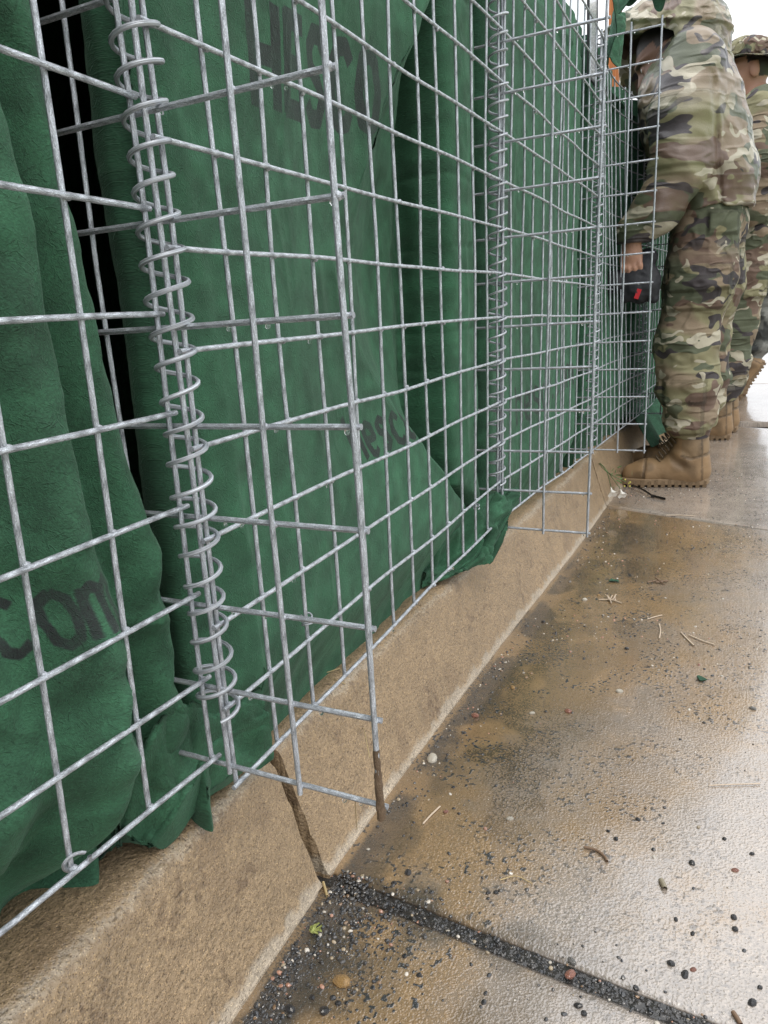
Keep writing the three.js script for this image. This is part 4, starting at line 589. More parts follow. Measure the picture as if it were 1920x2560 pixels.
{ // bindweed rooted in the kerb joint
  const g = thing('bindweed', 'white bindweed in flower growing from the far kerb joint', 'plant'); const gm = std({ color: new THREE.Color(0.10, 0.17, 0.06), roughness: 0.7, side: THREE.DoubleSide }), wm = std({ color: new THREE.Color(0.82, 0.8, 0.74), roughness: 0.6, side: THREE.DoubleSide, transmission: 0.2, thickness: 0 });
  const root = kerbFace(1490, 1150), mid = kerbFace(1505, 1190).add(V(0.012, 0, 0)), a = onX(1527, 1218, 0.085), b = onX(1551, 1222, 0.10), c = onX(1565, 1205, 0.11);
  for (const q of [a, b, c]) part(g, 'stem', tube([root.clone(), mid.clone().add(V(rr(0, 0.01), 0.01, 0)), q], 0.0012, 5, 16), gm);
  const leaf = new THREE.Shape(); leaf.moveTo(0, 0); leaf.quadraticCurveTo(0.006, 0.006, 0, 0.022); leaf.quadraticCurveTo(-0.006, 0.006, 0, 0);
  const lg = new THREE.ShapeGeometry(leaf, 6); for (let i = 0; i < 46; i++) { const t = rnd(), q = root.clone().lerp([a, b, c][i % 3], t).add(V(rr(0, 0.02), rr(-0.005, 0.02), rr(-0.015, 0.015))); const m = part(g, 'leaf', lg, gm); m.position.copy(q); m.rotation.set(rr(-1, 1), rr(0, 6), rr(-2, 2)); m.scale.setScalar(rr(0.5, 1)); }
  for (const [q, s] of [[a, 0.0165], [b, 0.0155]]) { const pts = []; for (let i = 0; i <= 12; i++) { const t = i / 12; pts.push(new THREE.Vector2(0.0015 + (s - 0.0015) * Math.pow(t, 2.2), 0.026 * t)); } const fg = new THREE.LatheGeometry(pts, 30), p = fg.attributes.position; for (let i = 0; i < p.count; i++) { const an = Math.atan2(p.getZ(i), p.getX(i)); p.setY(i, p.getY(i) + 0.002 * Math.cos(an * 5) * (p.getY(i) / 0.026) ** 2); } fg.computeVertexNormals(); const m = part(g, 'flower', fg, wm); m.position.copy(q); m.rotation.set(2.5, 0, -0.35); }
  for (let i = 0; i < 5; i++) { const m = part(g, 'bud', new THREE.SphereGeometry(0.003, 8, 6), std({ color: new THREE.Color(0.5, 0.46, 0.1), roughness: 0.6 })); m.position.copy(c).add(V(rr(-0.01, 0.02), rr(-0.015, 0.01), rr(-0.01, 0.01))); }
}
// shrubs at the far end of the verge
for (let i = 0; i < 7; i++) {
  const g = thing('shrub', 'pale green leafy shrub on the far verge', 'shrub', 'shrubs on the far verge'); const x = 2.2 + i * 0.9, z = -15 - i * 1.5, gs = [], st = [];
  const lf = new THREE.PlaneGeometry(0.09, 0.05); for (let k = 0; k < 420; k++) { const a = rr(0, 6.28), el = Math.acos(rr(0, 1)), r = 0.55 * Math.pow(rnd(), 0.4); const q = lf.clone(); q.rotateX(rr(-1.5, 1.5)); q.rotateY(rr(0, 6.28)); q.translate(r * Math.sin(el) * Math.cos(a), 0.15 + r * Math.cos(el) * 1.1, r * Math.sin(el) * Math.sin(a)); gs.push(q); }
  for (let k = 0; k < 6; k++) { const a = k * 1.05; st.push(tube([V(0, -0.1, 0), V(0.2 * Math.cos(a), 0.3, 0.2 * Math.sin(a))], 0.012, 5, 4)); }
  part(g, 'foliage', mergeGeometries(gs), std({ color: new THREE.Color(0.16, 0.22, 0.08).multiplyScalar(1 + 0.1 * (i % 3)), roughness: 0.8, side: THREE.DoubleSide })); part(g, 'stem', mergeGeometries(st), twigMat); g.position.set(x, 0.02, z); g.scale.setScalar(0.8 + 0.1 * (i % 4));
}

// ------------------------------------------------------------------ people
const CAMO = { tan: [0.205, 0.155, 0.1], light: [0.2, 0.185, 0.1], green: [0.072, 0.083, 0.046], brown: [0.115, 0.072, 0.05], dark: [0.036, 0.029, 0.031], cream: [0.36, 0.33, 0.25] };
function greyCamo(x, y, z, o) { const q = f3(Math.floor(x * 90) / 7, Math.floor(y * 90) / 7, Math.floor(z * 90) / 7, 2); const c = q > 0.58 ? [0.045, 0.05, 0.05] : q > 0.44 ? [0.11, 0.115, 0.105] : [0.2, 0.205, 0.19]; o[0] = c[0]; o[1] = c[1]; o[2] = c[2]; }
const weaveBump = tex(256, 256, (i, j, o) => { o[0] = o[1] = o[2] = 0.5 + 0.3 * (((i >> 1) + (j >> 1)) & 1 ? 0.5 : -0.5) + 0.5 * (f2(i / 20, j / 20, 3, 5) - 0.5); });
// camouflage print: 1.13 m round the wearer, 1.0 m high
const camoMap = (() => { const N = 1536, o = [0, 0, 0]; return tex(N, N, (i, j, c) => {
  const x = i / N * 1.13, y = j / N, per = (f) => { const q = sm(0.86, 1, i / N), p = sm(0.9, 1, y), A = q ? lerp(f(x, y), f(x - 1.13, y), q) : f(x, y); return p ? lerp(A, f(q > 0.5 ? x - 1.13 : x, y - 1), p) : A; };
  const C = CAMO; let r = C.tan[0], g = C.tan[1], b = C.tan[2]; const lay = (k, t) => { if (t <= 0) return; r = lerp(r, k[0], t); g = lerp(g, k[1], t); b = lerp(b, k[2], t); };
  lay(C.light, per((X, Y) => sm(0.44, 0.56, f2(X * 6, Y * 9, 2, 3)))); lay(C.brown, per((X, Y) => sm(0.555, 0.577, f2(X * 9 + 7, Y * 15, 3, 13)))); lay(C.green, per((X, Y) => sm(0.56, 0.582, f2(X * 10 + 31, Y * 15 + 9, 3, 23))));
  lay(C.dark, per((X, Y) => { const w = n2(X * 30, Y * 30, 38) - 0.5; return sm(0.665, 0.682, f2(X * 13 + 3 + w * 0.5, Y * 27 + 5 + w, 2, 33)); })); lay(C.cream, per((X, Y) => { const w = n2(X * 40, Y * 40, 48) - 0.5; return sm(0.69, 0.705, f2(X * 19 + 50 + w * 0.6, Y * 34 + w, 2, 43)); }));
  const wv = 0.93 + 0.14 * hs(i, j, 3); c[0] = Math.pow(r * wv, 1 / 2.2); c[1] = Math.pow(g * wv, 1 / 2.2); c[2] = Math.pow(b * wv, 1 / 2.2); }, true); })();
const creaseBump = tex(1024, 1024, (i, j, o) => { const x = i / 1024, y = j / 1024, w = (X, Y) => { const a = n2(X * 6, Y * 6, 51); return 0.6 * sm(0.5, 1, ridge(f2(X * 10 + 1.5 * a, Y * 13 + a, 2, 52))) + 0.4 * sm(0.55, 1, ridge(n2(X * 26 + 2 * a, Y * 40, 57))) ; }; const bx = sm(0.86, 1, x), by = sm(0.86, 1, y); o[0] = o[1] = o[2] = 0.1 + 0.75 * lerp(lerp(w(x, y), w(x - 1, y), bx), lerp(w(x, y - 1), w(x - 1, y - 1), bx), by) + 0.05 * hs(i, j, 2); });
const cloth = std({ vertexColors: true, map: camoMap, roughness: 0.8, bumpMap: creaseBump, bumpScale: 0.012, sheen: 0.2, sheenRoughness: 0.7 }), rainCloth = std({ vertexColors: true, map: camoMap, roughness: 0.45, bumpMap: creaseBump, bumpScale: 0.010, clearcoat: 0.25, clearcoatRoughness: 0.25 }), greyCloth = std({ vertexColors: true, roughness: 0.8, bumpMap: creaseBump, bumpScale: 0.01 });
const white = (x, y, z, o) => { o[0] = o[1] = o[2] = 1; };
function wrapUv(g, cx, cz, off) { const p = g.attributes.position, uv = g.attributes.uv; for (let i = 0; i < p.count; i++) uv.setXY(i, (Math.atan2(p.getX(i) - cx, p.getZ(i) - cz) / (Math.PI * 2)) + off, p.getY(i) + off * 1.7); return g; }   // wrapped round the wearer's upright axis, join at the far side
const skin = std({ vertexColors: true, roughness: 0.5 }), leather = std({ vertexColors: true, roughness: 0.62, bumpMap: soilBump, bumpScale: 0.0008 });
const soleMat = std({ color: new THREE.Color(0.2, 0.135, 0.075), roughness: 0.7, bumpMap: soilBump, bumpScale: 0.0015 }), laceMat = std({ color: new THREE.Color(0.13, 0.095, 0.06), roughness: 0.8 });
const bounds = (lists, pad) => { const lo = [9e9, 9e9, 9e9], hi = [-9e9, -9e9, -9e9]; for (const L of lists) for (const j of L) for (let k = 0; k < 3; k++) { lo[k] = Math.min(lo[k], j[k] - j[3] - pad); hi[k] = Math.max(hi[k], j[k] + j[3] + pad); } return [lo, hi]; };
const drapes = (x, y, z, amp, f = 1) => amp * (ridge(f3(x * 7 * f + 3 * y, y * 9 * f, z * 7 * f + 2 * y, 2)) - 0.72) + amp * 0.62 * (ridge(f3(x * 17 * f + 4 * y, y * 24 * f, z * 17 * f, 2)) - 0.7);
function trousers(person, legs, pelvis, cell, color, pockets, hemY, off = 0.1) {
  const [lo, hi] = bounds([...legs, pelvis], 0.03);
  const f = (x, y, z) => {
    let d = chain(x, y, z, pelvis, 0.05, 0.72); for (const L of legs) d = smin(d, chain(x, y, z, L, 0.05), 0.035);
    if (d > 0.05 || d < -0.04) return d;
    const bag = sm(0.2, 0.3, y - hemY + 0.2); d += -drapes(x, y, z, 0.014) * (0.5 + 0.5 * bag) - 0.006 * Math.sin(y * 70 + 9 * n3(x * 8, y * 3, z * 8)) * sm(0.16, 0.05, Math.abs(y - hemY - 0.1));
    for (const [a, b, h] of pockets) { d -= h * inside(x, y, z, a, b, 0.004); }
    return Math.max(d, hemY + 0.01 * n3(x * 20, 1, z * 20) - y);
  };
  const g = nets(f, lo, hi, cell, (x, y, z, o) => { color(x, y, z, o); for (const [a, b] of pockets) { const e = Math.min(x - a[0], b[0] - x, y - a[1], b[1] - y); if (z > a[2] && Math.abs(e) < 0.006) { o[0] *= 0.6; o[1] *= 0.6; o[2] *= 0.55; } } });
  return part(person, 'trousers', wrapUv(g, pelvis[0][0], pelvis[0][2], off), color === greyCamo ? greyCloth : cloth);
}
// head in its own frame: +x forward, +y up, origin in the middle of the head
function headSdf(x, y, z) {
  let d = ell(x, y, z, [-0.012, 0.028, 0], [0.094, 0.088, 0.074]); d = smin(d, ell(x, y, z, [0.022, -0.045, 0], [0.058, 0.062, 0.05]), 0.04); d = smin(d, ell(x, y, z, [0.05, -0.088, 0], [0.024, 0.018, 0.024]), 0.03);
  d = smin(d, cone(x, y, z, [0.076, 0.016, 0], [0.101, -0.026, 0], 0.0095, 0.013), 0.018); d = smin(d, ell(x, y, z, [0.064, 0.03, 0], [0.026, 0.011, 0.055]), 0.02);
  for (const s of [-1, 1]) { d = -smin(-d, ell(x, y, z, [0.088, 0.006, s * 0.032], [0.016, 0.011, 0.017]), 0.012); d = Math.min(d, ell(x, y, z, [0.072, 0.006, s * 0.031], [0.0125, 0.0125, 0.0125])); d = smin(d, ell(x, y, z, [-0.012, -0.002, s * 0.076], [0.02, 0.033, 0.009]), 0.006); d = smin(d, ell(x, y, z, [0.052, -0.022, s * 0.04], [0.026, 0.022, 0.02]), 0.02); }
  d = smin(d, ell(x, y, z, [0.078, -0.054, 0], [0.014, 0.006, 0.024]), 0.008); d = smin(d, ell(x, y, z, [0.074, -0.067, 0], [0.014, 0.007, 0.02]), 0.008);
  return d;
}
function headColor(x, y, z, o, tone) {
  let c = tone; const eye = Math.hypot(x - 0.082, y - 0.006, Math.abs(z) - 0.031);
  if (Math.hypot((y - 0.006) / 0.006, (Math.abs(z) - 0.031) / 0.011) < 1 && x > 0.066) c = eye < 0.0075 ? [0.03, 0.02, 0.015] : [0.55, 0.5, 0.46];
  else if (Math.abs(y - 0.024) < 0.0045 && Math.abs(Math.abs(z) - 0.033) < 0.02 && x > 0.05) c = [0.05, 0.03, 0.02];
  else if (y > 0.055 || (x < -0.03 && y > -0.03) || (x < 0.0 && y > 0.035) || (Math.abs(z) > 0.06 && x < 0.014 && x > -0.035 && y > 0.028)) c = [0.022, 0.017, 0.015];
  else if (x > 0.07 && y < -0.047 && y > -0.075 && Math.abs(z) < 0.024) c = [tone[0] * 0.85, tone[1] * 0.6, tone[2] * 0.6];
  o[0] = c[0]; o[1] = c[1]; o[2] = c[2];
}
// one continuous body: trunk, limbs and head on one grid, the visible hand on a finer one joined to it
function body(person, { head, yaw, pitch, trunk, arms, legs, tone, cell, hand }) {
  const cy = Math.cos(yaw), sy = Math.sin(yaw), cp = Math.cos(pitch), sp = Math.sin(pitch);
  const loc = (x, y, z) => { x -= head[0]; y -= head[1]; z -= head[2]; const f = x * cy + z * sy, s = -x * sy + z * cy; return [f * cp + y * sp, -f * sp + y * cp, s]; };   // yaw: forward = (cy, 0, sy)
  const neck = [[head[0] - 0.02 * cy, head[1] - 0.05, head[2] - 0.02 * sy, 0.052], [trunk[trunk.length - 1][0], trunk[trunk.length - 1][1], trunk[trunk.length - 1][2], 0.06]];
  const f = (x, y, z) => { let d = chain(x, y, z, trunk, 0.05, 0.7); for (const a of arms) d = smin(d, chain(x, y, z, a, 0.02), 0.03); for (const l of legs) d = smin(d, chain(x, y, z, l, 0.02), 0.03); d = smin(d, chain(x, y, z, neck, 0.02), 0.03); const q = loc(x, y, z); if (Math.hypot(...q) < 0.2) d = smin(d, headSdf(...q), 0.02); return d; };
  const col = (x, y, z, o) => { const q = loc(x, y, z); if (Math.hypot(...q) < 0.125) headColor(q[0], q[1], q[2], o, tone); else { o[0] = tone[0]; o[1] = tone[1]; o[2] = tone[2]; } };
  const [lo, hi] = bounds([trunk, ...arms, ...legs], 0.03), gs = [];
  const hy = head[1] - 0.085;
  gs.push(nets((x, y, z) => Math.max(f(x, y, z), y - hy), lo, [Math.max(hi[0], head[0] + 0.15), Math.min(hi[1] + 0.2, hy + 0.02), hi[2]], cell, col));
  gs.push(nets((x, y, z) => Math.max(f(x, y, z), hy - 0.006 - y), [head[0] - 0.12, hy - 0.02, head[2] - 0.1], [head[0] + 0.12, head[1] + 0.13, head[2] + 0.1], 0.0042, col));
  if (hand) gs.push(hand);
  return part(person, 'body', mergeGeometries(gs), skin);
}
function jacketSdf(J, hemY, amp, cuff) {
  return (x, y, z) => {
    let t = chain(x, y, z, J.torso, 0.06, J.sz || 0.66), a = 9; for (const q of J.arms) a = Math.min(a, chain(x, y, z, q, 0.03)); let d = smin(t, a, 0.035); if (d > 0.06 || d < -0.05) return d;
    const w = drapes(x, y, z, amp, 0.8); t -= w; a -= w * 0.9; t = Math.max(t, hemY + 0.02 * (x - J.torso[0][0]) + 0.004 * Math.sin(x * 60) - y); if (cuff) a = cuff(x, y, z, a);
    d = smin(t, a, y > hemY + 0.05 ? 0.035 : 0.004); return J.extra ? J.extra(x, y, z, d) : d;
  };
}
// boots: local frame, heel at the origin, toe towards -x
const bootUpper = (() => {
  const f = (x, y, z) => { let d = chain(x, y, z, [[-0.035, 0.052, 0, 0.043], [-0.12, 0.055, 0, 0.044], [-0.195, 0.046, 0, 0.043], [-0.242, 0.038, 0, 0.037]], 0.03); d = smin(d, chain(x, y, z, [[-0.042, 0.06, 0, 0.046], [-0.048, 0.13, 0, 0.05], [-0.046, 0.24, 0, 0.056]], 0.03), 0.05); d = smin(d, cone(x, y, z, [-0.1, 0.085, 0], [-0.06, 0.15, 0], 0.028, 0.03), 0.03); if (d < 0.03) d += 0.0045 * Math.sin((x * 0.75 + y) * 95) * sm(0.05, 0.02, Math.hypot(x + 0.085, y - 0.1)) - 0.004 * (f3(x * 30, y * 30, z * 30) - 0.5) + (Math.abs(x + 0.205 - 0.12 * (y - 0.04)) < 0.004 ? 0.0025 : 0) + (Math.abs(y - 0.105 - 0.25 * Math.abs(x + 0.05)) < 0.004 && x > -0.085 ? 0.0022 : 0); return Math.max(d, 0.012 - y, y - 0.245); };
  return nets(f, [-0.3, 0, -0.075], [0.03, 0.26, 0.075], 0.0042, (x, y, z, o) => { const m = 0.85 + 0.3 * f3(x * 25, y * 25, z * 25), wet = sm(0.5, 0.62, f3(x * 14 + 5, y * 14, z * 14)) * 0.35; let c = [0.235, 0.15, 0.075]; if (y > 0.11 && x > -0.082) c = [0.20, 0.135, 0.072]; const seam = (Math.abs(x + 0.205 - 0.12 * (y - 0.04)) < 0.005) || (Math.abs(y - 0.105 - 0.25 * Math.abs(x + 0.05)) < 0.005 && x > -0.085) || Math.abs(x + 0.012 + 0.04 * y) < 0.003; const k = m * (1 - wet) * (seam ? 0.55 : 1); o[0] = c[0] * k; o[1] = c[1] * k; o[2] = c[2] * k; });
})();
const bootSole = (() => {
  const hw = (x) => table([[-0.292, 0.0], [-0.286, 0.022], [-0.265, 0.04], [-0.21, 0.051], [-0.15, 0.045], [-0.1, 0.039], [-0.03, 0.042], [0.0, 0.034], [0.01, 0.0]], x), s = new THREE.Shape(), N = 40; for (let i = 0; i <= N; i++) { const x = lerp(-0.292, 0.01, i / N); s[i ? 'lineTo' : 'moveTo'](x, hw(x)); } for (let i = N; i >= 0; i--) { const x = lerp(-0.292, 0.01, i / N); s.lineTo(x, -hw(x)); }
  const g = [new THREE.ExtrudeGeometry(s, { depth: 0.016, bevelEnabled: true, bevelSize: 0.003, bevelThickness: 0.003, bevelSegments: 2, steps: 1 }).rotateX(-Math.PI / 2).translate(0, 0.011, 0)];
  for (let i = 0; i < 13; i++) { const x = lerp(-0.275, -0.005, i / 12); for (const q of [-1, 1]) { const b = new THREE.BoxGeometry(0.013, 0.021 + 0.006 * (i % 2), 0.016).toNonIndexed(); b.translate(x, 0.0115 + 0.003 * (i % 2), q * (hw(x) - 0.004)); g.push(b); } }
  return mergeGeometries(g.map((q) => { const r = q.index ? q.toNonIndexed() : q; return r; }));
})();
const laceGeo = mergeGeometries([0, 1, 2, 3, 4, 5, 6].map((i) => { const t = i / 6, x = lerp(-0.165, -0.105, t), y = lerp(0.087, 0.165, t); return tube([V(x, y - 0.012, -0.032), V(x - 0.012, y + 0.006, 0), V(x + 0.004, y - 0.010, 0.032)], 0.003, 5, 10); }));
function boot(person, x, y, z, yaw = 0, tilt = 0) { const b = new THREE.Group(); b.name = 'boot'; person.add(b); part(b, 'upper', bootUpper, leather); part(b, 'sole', bootSole, soleMat); part(b, 'laces', laceGeo, laceMat); b.position.set(x, y, z); b.rotation.set(0, yaw, tilt, 'YXZ'); return b; }
const TONE1 = [0.15, 0.078, 0.05], TONE2 = [0.36, 0.19, 0.125];  // hooded face: shade under the hood put into the skin colour

{ // hooded soldier at the wall, leaning over it
  const p = thing('person', 'soldier in wet camouflage rain jacket, hood up, leaning over the mesh wall', 'person', undefined);
  const zL = -2.36, zR = -2.57;
  const legL = [[0.32, 0.87, zL - 0.05, 0.108], [0.308, 0.70, zL - 0.02, 0.104], [0.272, 0.48, zL, 0.092], [0.284, 0.35, zL + 0.01, 0.09], [0.29, 0.235, zL + 0.015, 0.074], [0.303, 0.16, zL + 0.02, 0.053]];
  const legR = [[0.33, 0.87, zR + 0.05, 0.118], [0.33, 0.70, zR + 0.02, 0.11], [0.30, 0.48, zR, 0.098], [0.31, 0.35, zR, 0.095], [0.30, 0.235, zR, 0.08], [0.30, 0.16, zR, 0.056]];
  const pel = [[0.33, 0.9, -2.465, 0.104], [0.33, 0.99, -2.465, 0.1]];
  const cg = white;
  trousers(p, [legL, legR], pel, 0.0056, cg, [[[0.205, 0.60, zL + 0.03], [0.40, 0.70, -2.2], 0.009], [[0.215, 0.66, zL + 0.03], [0.405, 0.735, -2.2], 0.006], [[0.215, 0.19, zL + 0.03], [0.335, 0.30, -2.2], 0.011], [[0.21, 0.30, zL + 0.03], [0.34, 0.372, -2.2], 0.016], [[0.33, 0.83, zL], [0.42, 0.9, -2.2], 0.008]], 0.165);
  const J = { torso: [[0.333, 0.92, -2.475, 0.136], [0.318, 1.05, -2.475, 0.138], [0.268, 1.18, -2.475, 0.15], [0.248, 1.30, -2.475, 0.136], [0.255, 1.385, -2.475, 0.088]], arms: [[[0.268, 1.35, -2.315, 0.088], [0.245, 1.18, -2.275, 0.092], [0.235, 1.02, -2.255, 0.084], [0.175, 0.915, -2.25, 0.07], [0.108, 0.85, -2.255, 0.052], [0.1, 0.815, -2.255, 0.043]], [[0.262, 1.34, -2.64, 0.088], [0.2, 1.16, -2.70, 0.085], [0.11, 1.12, -2.70, 0.065], [0.05, 1.16, -2.68, 0.05]]], sz: 0.74,
    extra: (x, y, z, d) => d - 0.006 * inside(x, y, z, [0.13, 1.03, -2.29], [0.36, 1.235, -2.1], 0.005) + 0.008 * Math.exp(-(((x - 0.335 - 0.1 * (1.2 - y)) / 0.008) ** 2)) * sm(-2.38, -2.34, z) * sm(1.33, 1.25, y) };
  const jf = jacketSdf(J, 0.915, 0.016, (x, y, z, d) => Math.max(d, x < 0.2 && y < 1.0 ? 0.822 - y : -1));
  const [lo, hi] = bounds([J.torso, ...J.arms], 0.04); lo[2] = -2.8; hi[2] = -2.12; lo[1] = 0.79;
  part(p, 'jacket', wrapUv(nets(jf, lo, hi, 0.0056, (x, y, z, o) => { o[0] = o[1] = o[2] = 1; if (Math.abs(y - 1.03) < 0.005 && z > -2.29 && x < 0.36 || Math.abs(y - 1.235) < 0.004 && z > -2.3 && x > 0.15) { o[0] *= 0.7; o[1] *= 0.7; o[2] *= 0.65; } }), 0.28, -2.475, 0.43), rainCloth);
  // hood: an open shell with a stiff peak
  const shell = (x, y, z, t) => { let d = ell(x, y, z, [0.222, 1.472, -2.475], [0.124 - t, 0.135 - t, 0.122 - t]); d = smin(d, ell(x, y, z, [0.125, 1.505, -2.475], [0.122 - t, 0.062 - t, 0.118 - t]), 0.06); d = smin(d, ell(x, y, z, [0.112, 1.40, -2.475], [0.112 - t, 0.145 - t, 0.116 - t]), 0.05); d = smin(d, cone(x, y, z, [0.25, 1.44, -2.475], [0.27, 1.36, -2.475], 0.118 - t, 0.112 - t, 0.9), 0.04); return d; };
  const d0 = (x, y, z) => { const o = shell(x, y, z, 0) - drapes(x, y, z, 0.02, 1.2) - 0.006 * Math.exp(-(((y - 1.478 - (0.215 - x) * 0.15) / 0.007) ** 2)); return Math.max(o, -shell(x, y, z, 0.013)); };
  const hf = (x, y, z) => { const line = 1.452 + (0.215 - x) * 0.15 + 0.008 * Math.sin(x * 50), near = sm(-2.50, -2.43, z); const side = lerp(0.014 + 0.12 * (1.46 - y), 0.205 + 0.25 * (1.45 - y), near); return Math.max(d0(x, y, z), Math.min(line - y, side - x), 1.325 - y); };
  part(p, 'hood', wrapUv(nets(hf, [-0.03, 1.3, -2.64], [0.40, 1.64, -2.31], 0.0048, white), 0.2, -2.475, 0.77), rainCloth);
  // raised collar and cheek flap below the face
  part(p, 'collar', wrapUv(nets((x, y, z) => { const d = chain(x, y, z, [[0.24, 1.33, -2.475, 0.092], [0.205, 1.385, -2.475, 0.085]], 0.02, 0.85), q = chain(x, y, z, [[0.24, 1.33, -2.475, 0.08], [0.19, 1.42, -2.475, 0.078]], 0.02, 0.85); return Math.max(d - drapes(x, y, z, 0.008), -q, y - 1.40 - 0.3 * (x - 0.2)); }, [0.08, 1.22, -2.62], [0.36, 1.45, -2.33], 0.0052, white), 0.22, -2.475, 0.21), rainCloth);
  // left hand, relaxed and closed round the gloves
  const tone = [0.42, 0.23, 0.155], pz = -2.258;
  const F4 = [[0.074, 0.752, 0.0088, 0.92], [0.091, 0.747, 0.0092, 1.0], [0.108, 0.749, 0.0092, 1.02], [0.123, 0.756, 0.0088, 0.95]].map(([x, y, r, s], i) => { const kx = 0.004 + 0.003 * i; return [[x, y + 0.02, pz, r + 0.001], [x + kx * 0.4, y - 0.004, pz + 0.010, r], [x + kx, y - 0.036 * s, pz + 0.002, r * 0.95], [x + kx * 2 + (i > 1 ? 0.012 : 0.004), y - 0.054 * s, pz - 0.014 + 0.012 * (i > 1), r * 0.82]]; });
  const TH = [[0.118, 0.79, pz - 0.012, 0.0125], [0.136, 0.765, pz - 0.022, 0.011], [0.14, 0.738, pz - 0.03, 0.0098], [0.136, 0.72, pz - 0.034, 0.0085]];
  const hand = nets((x, y, z) => { let d = ell(x, y, z, [0.098, 0.778, pz], [0.034, 0.04, 0.0155]); d = smin(d, cone(x, y, z, [0.099, 0.79, pz], [0.104, 0.845, pz], 0.024, 0.027), 0.02); for (const c of F4) d = smin(d, chain(x, y, z, c, 0.006), 0.007); d = smin(d, chain(x, y, z, TH, 0.006), 0.008); return d; }, [0.04, 0.66, pz - 0.06], [0.18, 0.86, pz + 0.05], 0.0026, (x, y, z, o) => { const m = 0.92 + 0.16 * n3(x * 90, y * 90, z * 90), red = sm(0.74, 0.70, y) * 0.12; o[0] = tone[0] * m * (1 + red); o[1] = tone[1] * m; o[2] = tone[2] * m; });
  body(p, { head: [0.178, 1.405, -2.475], yaw: Math.PI, pitch: -0.5, trunk: [[0.33, 0.92, -2.475, 0.09], [0.31, 1.1, -2.475, 0.1], [0.27, 1.3, -2.475, 0.09], [0.262, 1.36, -2.475, 0.055]], arms: [[[0.268, 1.33, -2.33, 0.05], [0.232, 1.02, -2.26, 0.042], [0.16, 0.91, -2.255, 0.036], [0.104, 0.84, pz, 0.0265]], [[0.262, 1.33, -2.62, 0.05], [0.2, 1.16, -2.70, 0.042], [0.06, 1.155, -2.68, 0.028], [0.02, 1.17, -2.68, 0.026], [0.0, 1.16, -2.68, 0.012]]], legs: [legL.slice(0, 6).map(([x, y, z, r]) => [x, y, z, r * 0.66]), legR.map(([x, y, z, r]) => [x, y, z, r * 0.66])], tone: TONE1, cell: 0.009, hand });
  boot(p, 0.352, 0.0, zL + 0.02, 0.06); boot(p, 0.335, 0.0, zR, -0.08);
}
{ // black gloves in the hand
  const g = thing('gloves', 'bundle of black gloves with red tabs in the hooded soldier\'s hand', 'gloves'), pz = -2.262;
  const f = (x, y, z) => { let d = ell(x, y, z, [0.135, 0.70, pz - 0.012], [0.058, 0.062, 0.034]); d = smin(d, chain(x, y, z, [[0.12, 0.74, pz - 0.025, 0.03], [0.15, 0.775, pz - 0.03, 0.028]], 0.02), 0.03); d = smin(d, chain(x, y, z, [[0.1, 0.70, pz - 0.01, 0.04], [0.05, 0.705, pz - 0.006, 0.032], [0.02, 0.69, pz, 0.018]], 0.02), 0.02); d = smin(d, chain(x, y, z, [[0.12, 0.665, pz, 0.03], [0.09, 0.66, pz, 0.016], [0.074, 0.645, pz, 0.011]], 0.01), 0.015); d = smin(d, chain(x, y, z, [[0.16, 0.68, pz, 0.03], [0.175, 0.645, pz, 0.014]], 0.01), 0.015); return d - drapes(x, y, z, 0.008, 2.2); };
  part(g, 'fabric', nets(f, [-0.02, 0.61, pz - 0.09], [0.23, 0.84, pz + 0.06], 0.004, null), std({ color: new THREE.Color(0.013, 0.014, 0.018), roughness: 0.7, bumpMap: weaveBump, bumpScale: 0.001, sheen: 0.2 }));
  const red = std({ color: new THREE.Color(0.45, 0.012, 0.02), roughness: 0.6 });
  const t1 = part(g, 'tab', new THREE.BoxGeometry(0.014, 0.032, 0.004), red); t1.position.set(0.125, 0.662, pz + 0.031); t1.rotation.z = -0.35; const t2 = part(g, 'tab', new THREE.BoxGeometry(0.006, 0.02, 0.02), red); t2.position.set(0.004, 0.69, pz + 0.002);
}
